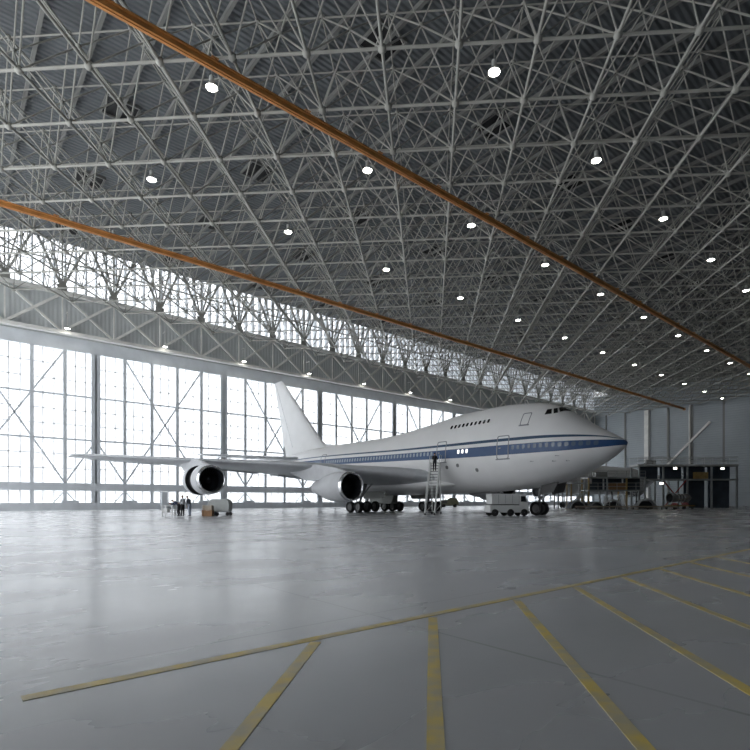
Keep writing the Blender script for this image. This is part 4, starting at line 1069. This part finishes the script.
MB().path([(.5, -.62, -.2), (1.2, -.72, -.3), (2.4, -.66, -.1), (3.0, -.6, .2)], .06, 8).path([(.4, -.5, .45), (1.6, -.56, .42), (2.7, -.5, .45)], .05, 8).build('pipework', 'card', j_)
MB().lathe([(3.5, .35), (4.2, .05)], (0, 0, 0), 'x', 20).build('exhaust_cone', 'strut', j_, smooth=True)

# second aircraft, nose pointing the same way as the long doors run
p2 = empty('airliner', (80.5, 51.0, 0)); tag(p2, 'second white aircraft mostly hidden behind the dock and the airliner nose', 'aeroplane')
g_r = pchip([(0, .05), (.4, .75), (1.2, 1.35), (3, 2.1), (6, 2.65), (9, 2.75), (30, 2.75), (38, 1.9), (45, .5)]); g_z = pchip([(0, 4.7), (6, 5.35), (30, 5.4), (45, 6.6)])
MB().loft([[Vector((x_, g_r(x_)*sin(2*pi*k/36), g_z(x_)+g_r(x_)*cos(2*pi*k/36)*1.05)) for k in range(36)] for x_ in [0, .1, .4, .8, 1.2, 2, 3, 4, 5, 6, 7.5, 9, 12, 16, 20, 24, 28, 30, 32, 34, 36, 38, 40, 42, 44, 45]]).build('fuselage', 'white', p2, smooth=True)
for sg in (1, -1):
    rg = []
    for l, le, ch, z_ in ((1.5, 13, 8.5, 4.6), (3, 14, 7.6, 4.8), (9, 16.4, 4.6, 5.2), (14.6, 18.5, 2.6, 5.6)):
        rg.append([Vector((le+ch*x, sg*l, z_+ch*.11*y)) for x, y in AF])
    MB().loft(rg).build('wing', 'wing', p2, smooth=60)
    e2 = MB().lathe([(.06, 1.02), (0, 1.1), (.3, 1.24), (1.2, 1.28), (2.6, 1.15), (3.8, .8), (4.6, .5)], (10.6, sg*9.6, 3.15), 'x', 32).build('engine', 'nacelle', p2, smooth=45)
    MB().lathe([(.5, .02), (.55, 1.08)], (10.6, sg*9.6, 3.15), 'x', 32).build('fan', 'dark', e2)
    MB().lathe([(.35, 1.02), (.02, 1.04), (.0, 1.12), (.25, 1.23)], (10.6, sg*9.6, 3.15), 'x', 32).build('inlet_lip', 'chrome', e2, smooth=True)
    MB().prism([(11.4, sg*9.6-.15, 4.35), (13, sg*9.6-.15, 4.3), (15.5, sg*9.6-.15, 3.7), (18.5, sg*9.6-.15, 5.0), (16.6, sg*9.6-.15, 5.2)], (0, .3, 0)).build('pylon', 'nacelle', e2)
    MB().loft([[Vector((le+ch*x, sg*l, z_+ch*.09*y)) for x, y in AF] for l, le, ch, z_ in ((.5, 38.5, 4.5, 6.7), (6.5, 42.2, 2.2, 7.2))]).build('horizontal_stabilizer', 'wing', p2, smooth=60)
    g2_ = MB().tube((18.4, sg*2.6, .5), (18.2, sg*2.3, 4.6), .16, 10).build('main_gear', 'strut', p2, smooth=50)
    for dx in (-.6, .6):
        for dy in (-.35, .35): MB().lathe([(-.18, .1), (-.2, .38), (-.12, .5), (.12, .5), (.2, .38), (.18, .1)], (18.4+dx, sg*2.6+dy, .5), 'y', 20).build('wheel', 'tyre', g2_, smooth=50)
MB().loft([[Vector((le+ch*x, ch*.09*y, z_)) for x, y in AF] for z_, le, ch in ((7.3, 35.5, 8.0), (8.4, 37.0, 6.9), (10.6, 39.8, 5.0))]).build('vertical_stabilizer', 'white', p2, smooth=60)
n2 = MB().tube((4.6, 0, .5), (4.6, 0, 3.4), .12, 10).build('nose_gear', 'strut', p2, smooth=50)
for dy in (-.25, .25): MB().lathe([(-.12, .1), (-.15, .38), (-.08, .5), (.08, .5), (.15, .38), (.12, .1)], (4.6, dy, .5), 'y', 20).build('wheel', 'tyre', n2, smooth=50)

# ------------------------------------------------------------------ light, camera, view
w = bpy.data.worlds.new('overcast_sky'); SC.world = w; w.use_nodes = True
bg = w.node_tree.nodes['Background']; bg.inputs['Color'].default_value = (0.93, 0.96, 1.0, 1); bg.inputs['Strength'].default_value = 1.5
# overcast: three times brighter overhead than at the horizon, and brighter on the side of the hidden sun (behind the viewer's left shoulder)
_N = w.node_tree.nodes; _L = w.node_tree.links
_tc = _N.new('ShaderNodeTexCoord')
def _dot(v, f0, f1, t0, t1):
    d = _N.new('ShaderNodeVectorMath'); d.operation = 'DOT_PRODUCT'; d.inputs[1].default_value = v; _L.new(_tc.outputs['Generated'], d.inputs[0])
    m = _N.new('ShaderNodeMapRange'); m.interpolation_type = 'SMOOTHSTEP'
    m.inputs['From Min'].default_value = f0; m.inputs['From Max'].default_value = f1; m.inputs['To Min'].default_value = t0; m.inputs['To Max'].default_value = t1
    _L.new(d.outputs['Value'], m.inputs['Value']); return m.outputs['Result']
_mu = _N.new('ShaderNodeMath'); _mu.operation = 'MULTIPLY'
_L.new(_dot((-0.88, -0.42, 0.22), -0.1, 0.95, 1.0, 1.5), _mu.inputs[0]); _L.new(_dot((0, 0, 1), 0.12, 0.9, 1.15, 7.0), _mu.inputs[1])
_L.new(_mu.outputs[0], bg.inputs['Strength'])
def portal(loc, rot, sx, sy):
    l = bpy.data.lights.new('daylight_portal', 'AREA'); l.shape = 'RECTANGLE'; l.size = sx; l.size_y = sy; l.cycles.is_portal = True
    o = bpy.data.objects.new('daylight_portal', l); COL.objects.link(o); o.location = loc; o.rotation_euler = rot
portal(((XL+XR)/2, YD+0.55, 11), (radians(-90), 0, 0), XR-XL, 20)
portal(((XL+XR)/2, YD+0.55, 31.8), (radians(-90), 0, 0), XR-XL, 6.8)
portal((XL-0.5, 43, 13.3), (0, radians(-90), 0), 26.5, 58)
cam = bpy.data.cameras.new('camera'); co = bpy.data.objects.new('camera', cam); COL.objects.link(co)
co.location = (0, 0, CAM_H); co.rotation_euler = (radians(90), 0, YAW - pi/2)
cam.sensor_width = 36; cam.lens = FPX/750*36; cam.shift_x = -(PPX-375)/750; cam.shift_y = (PPY-375)/750
cam.clip_end = 1000; cam.clip_start = 0.05
SC.camera = co
vs = SC.view_settings
vs.view_transform = 'Standard'; vs.look = 'None'; vs.exposure = 0.32; vs.gamma = 1.0; vs.use_curve_mapping = False
SC.cycles.use_denoising = True
SC.cycles.max_bounces = 10; SC.cycles.diffuse_bounces = 6; SC.cycles.transparent_max_bounces = 12
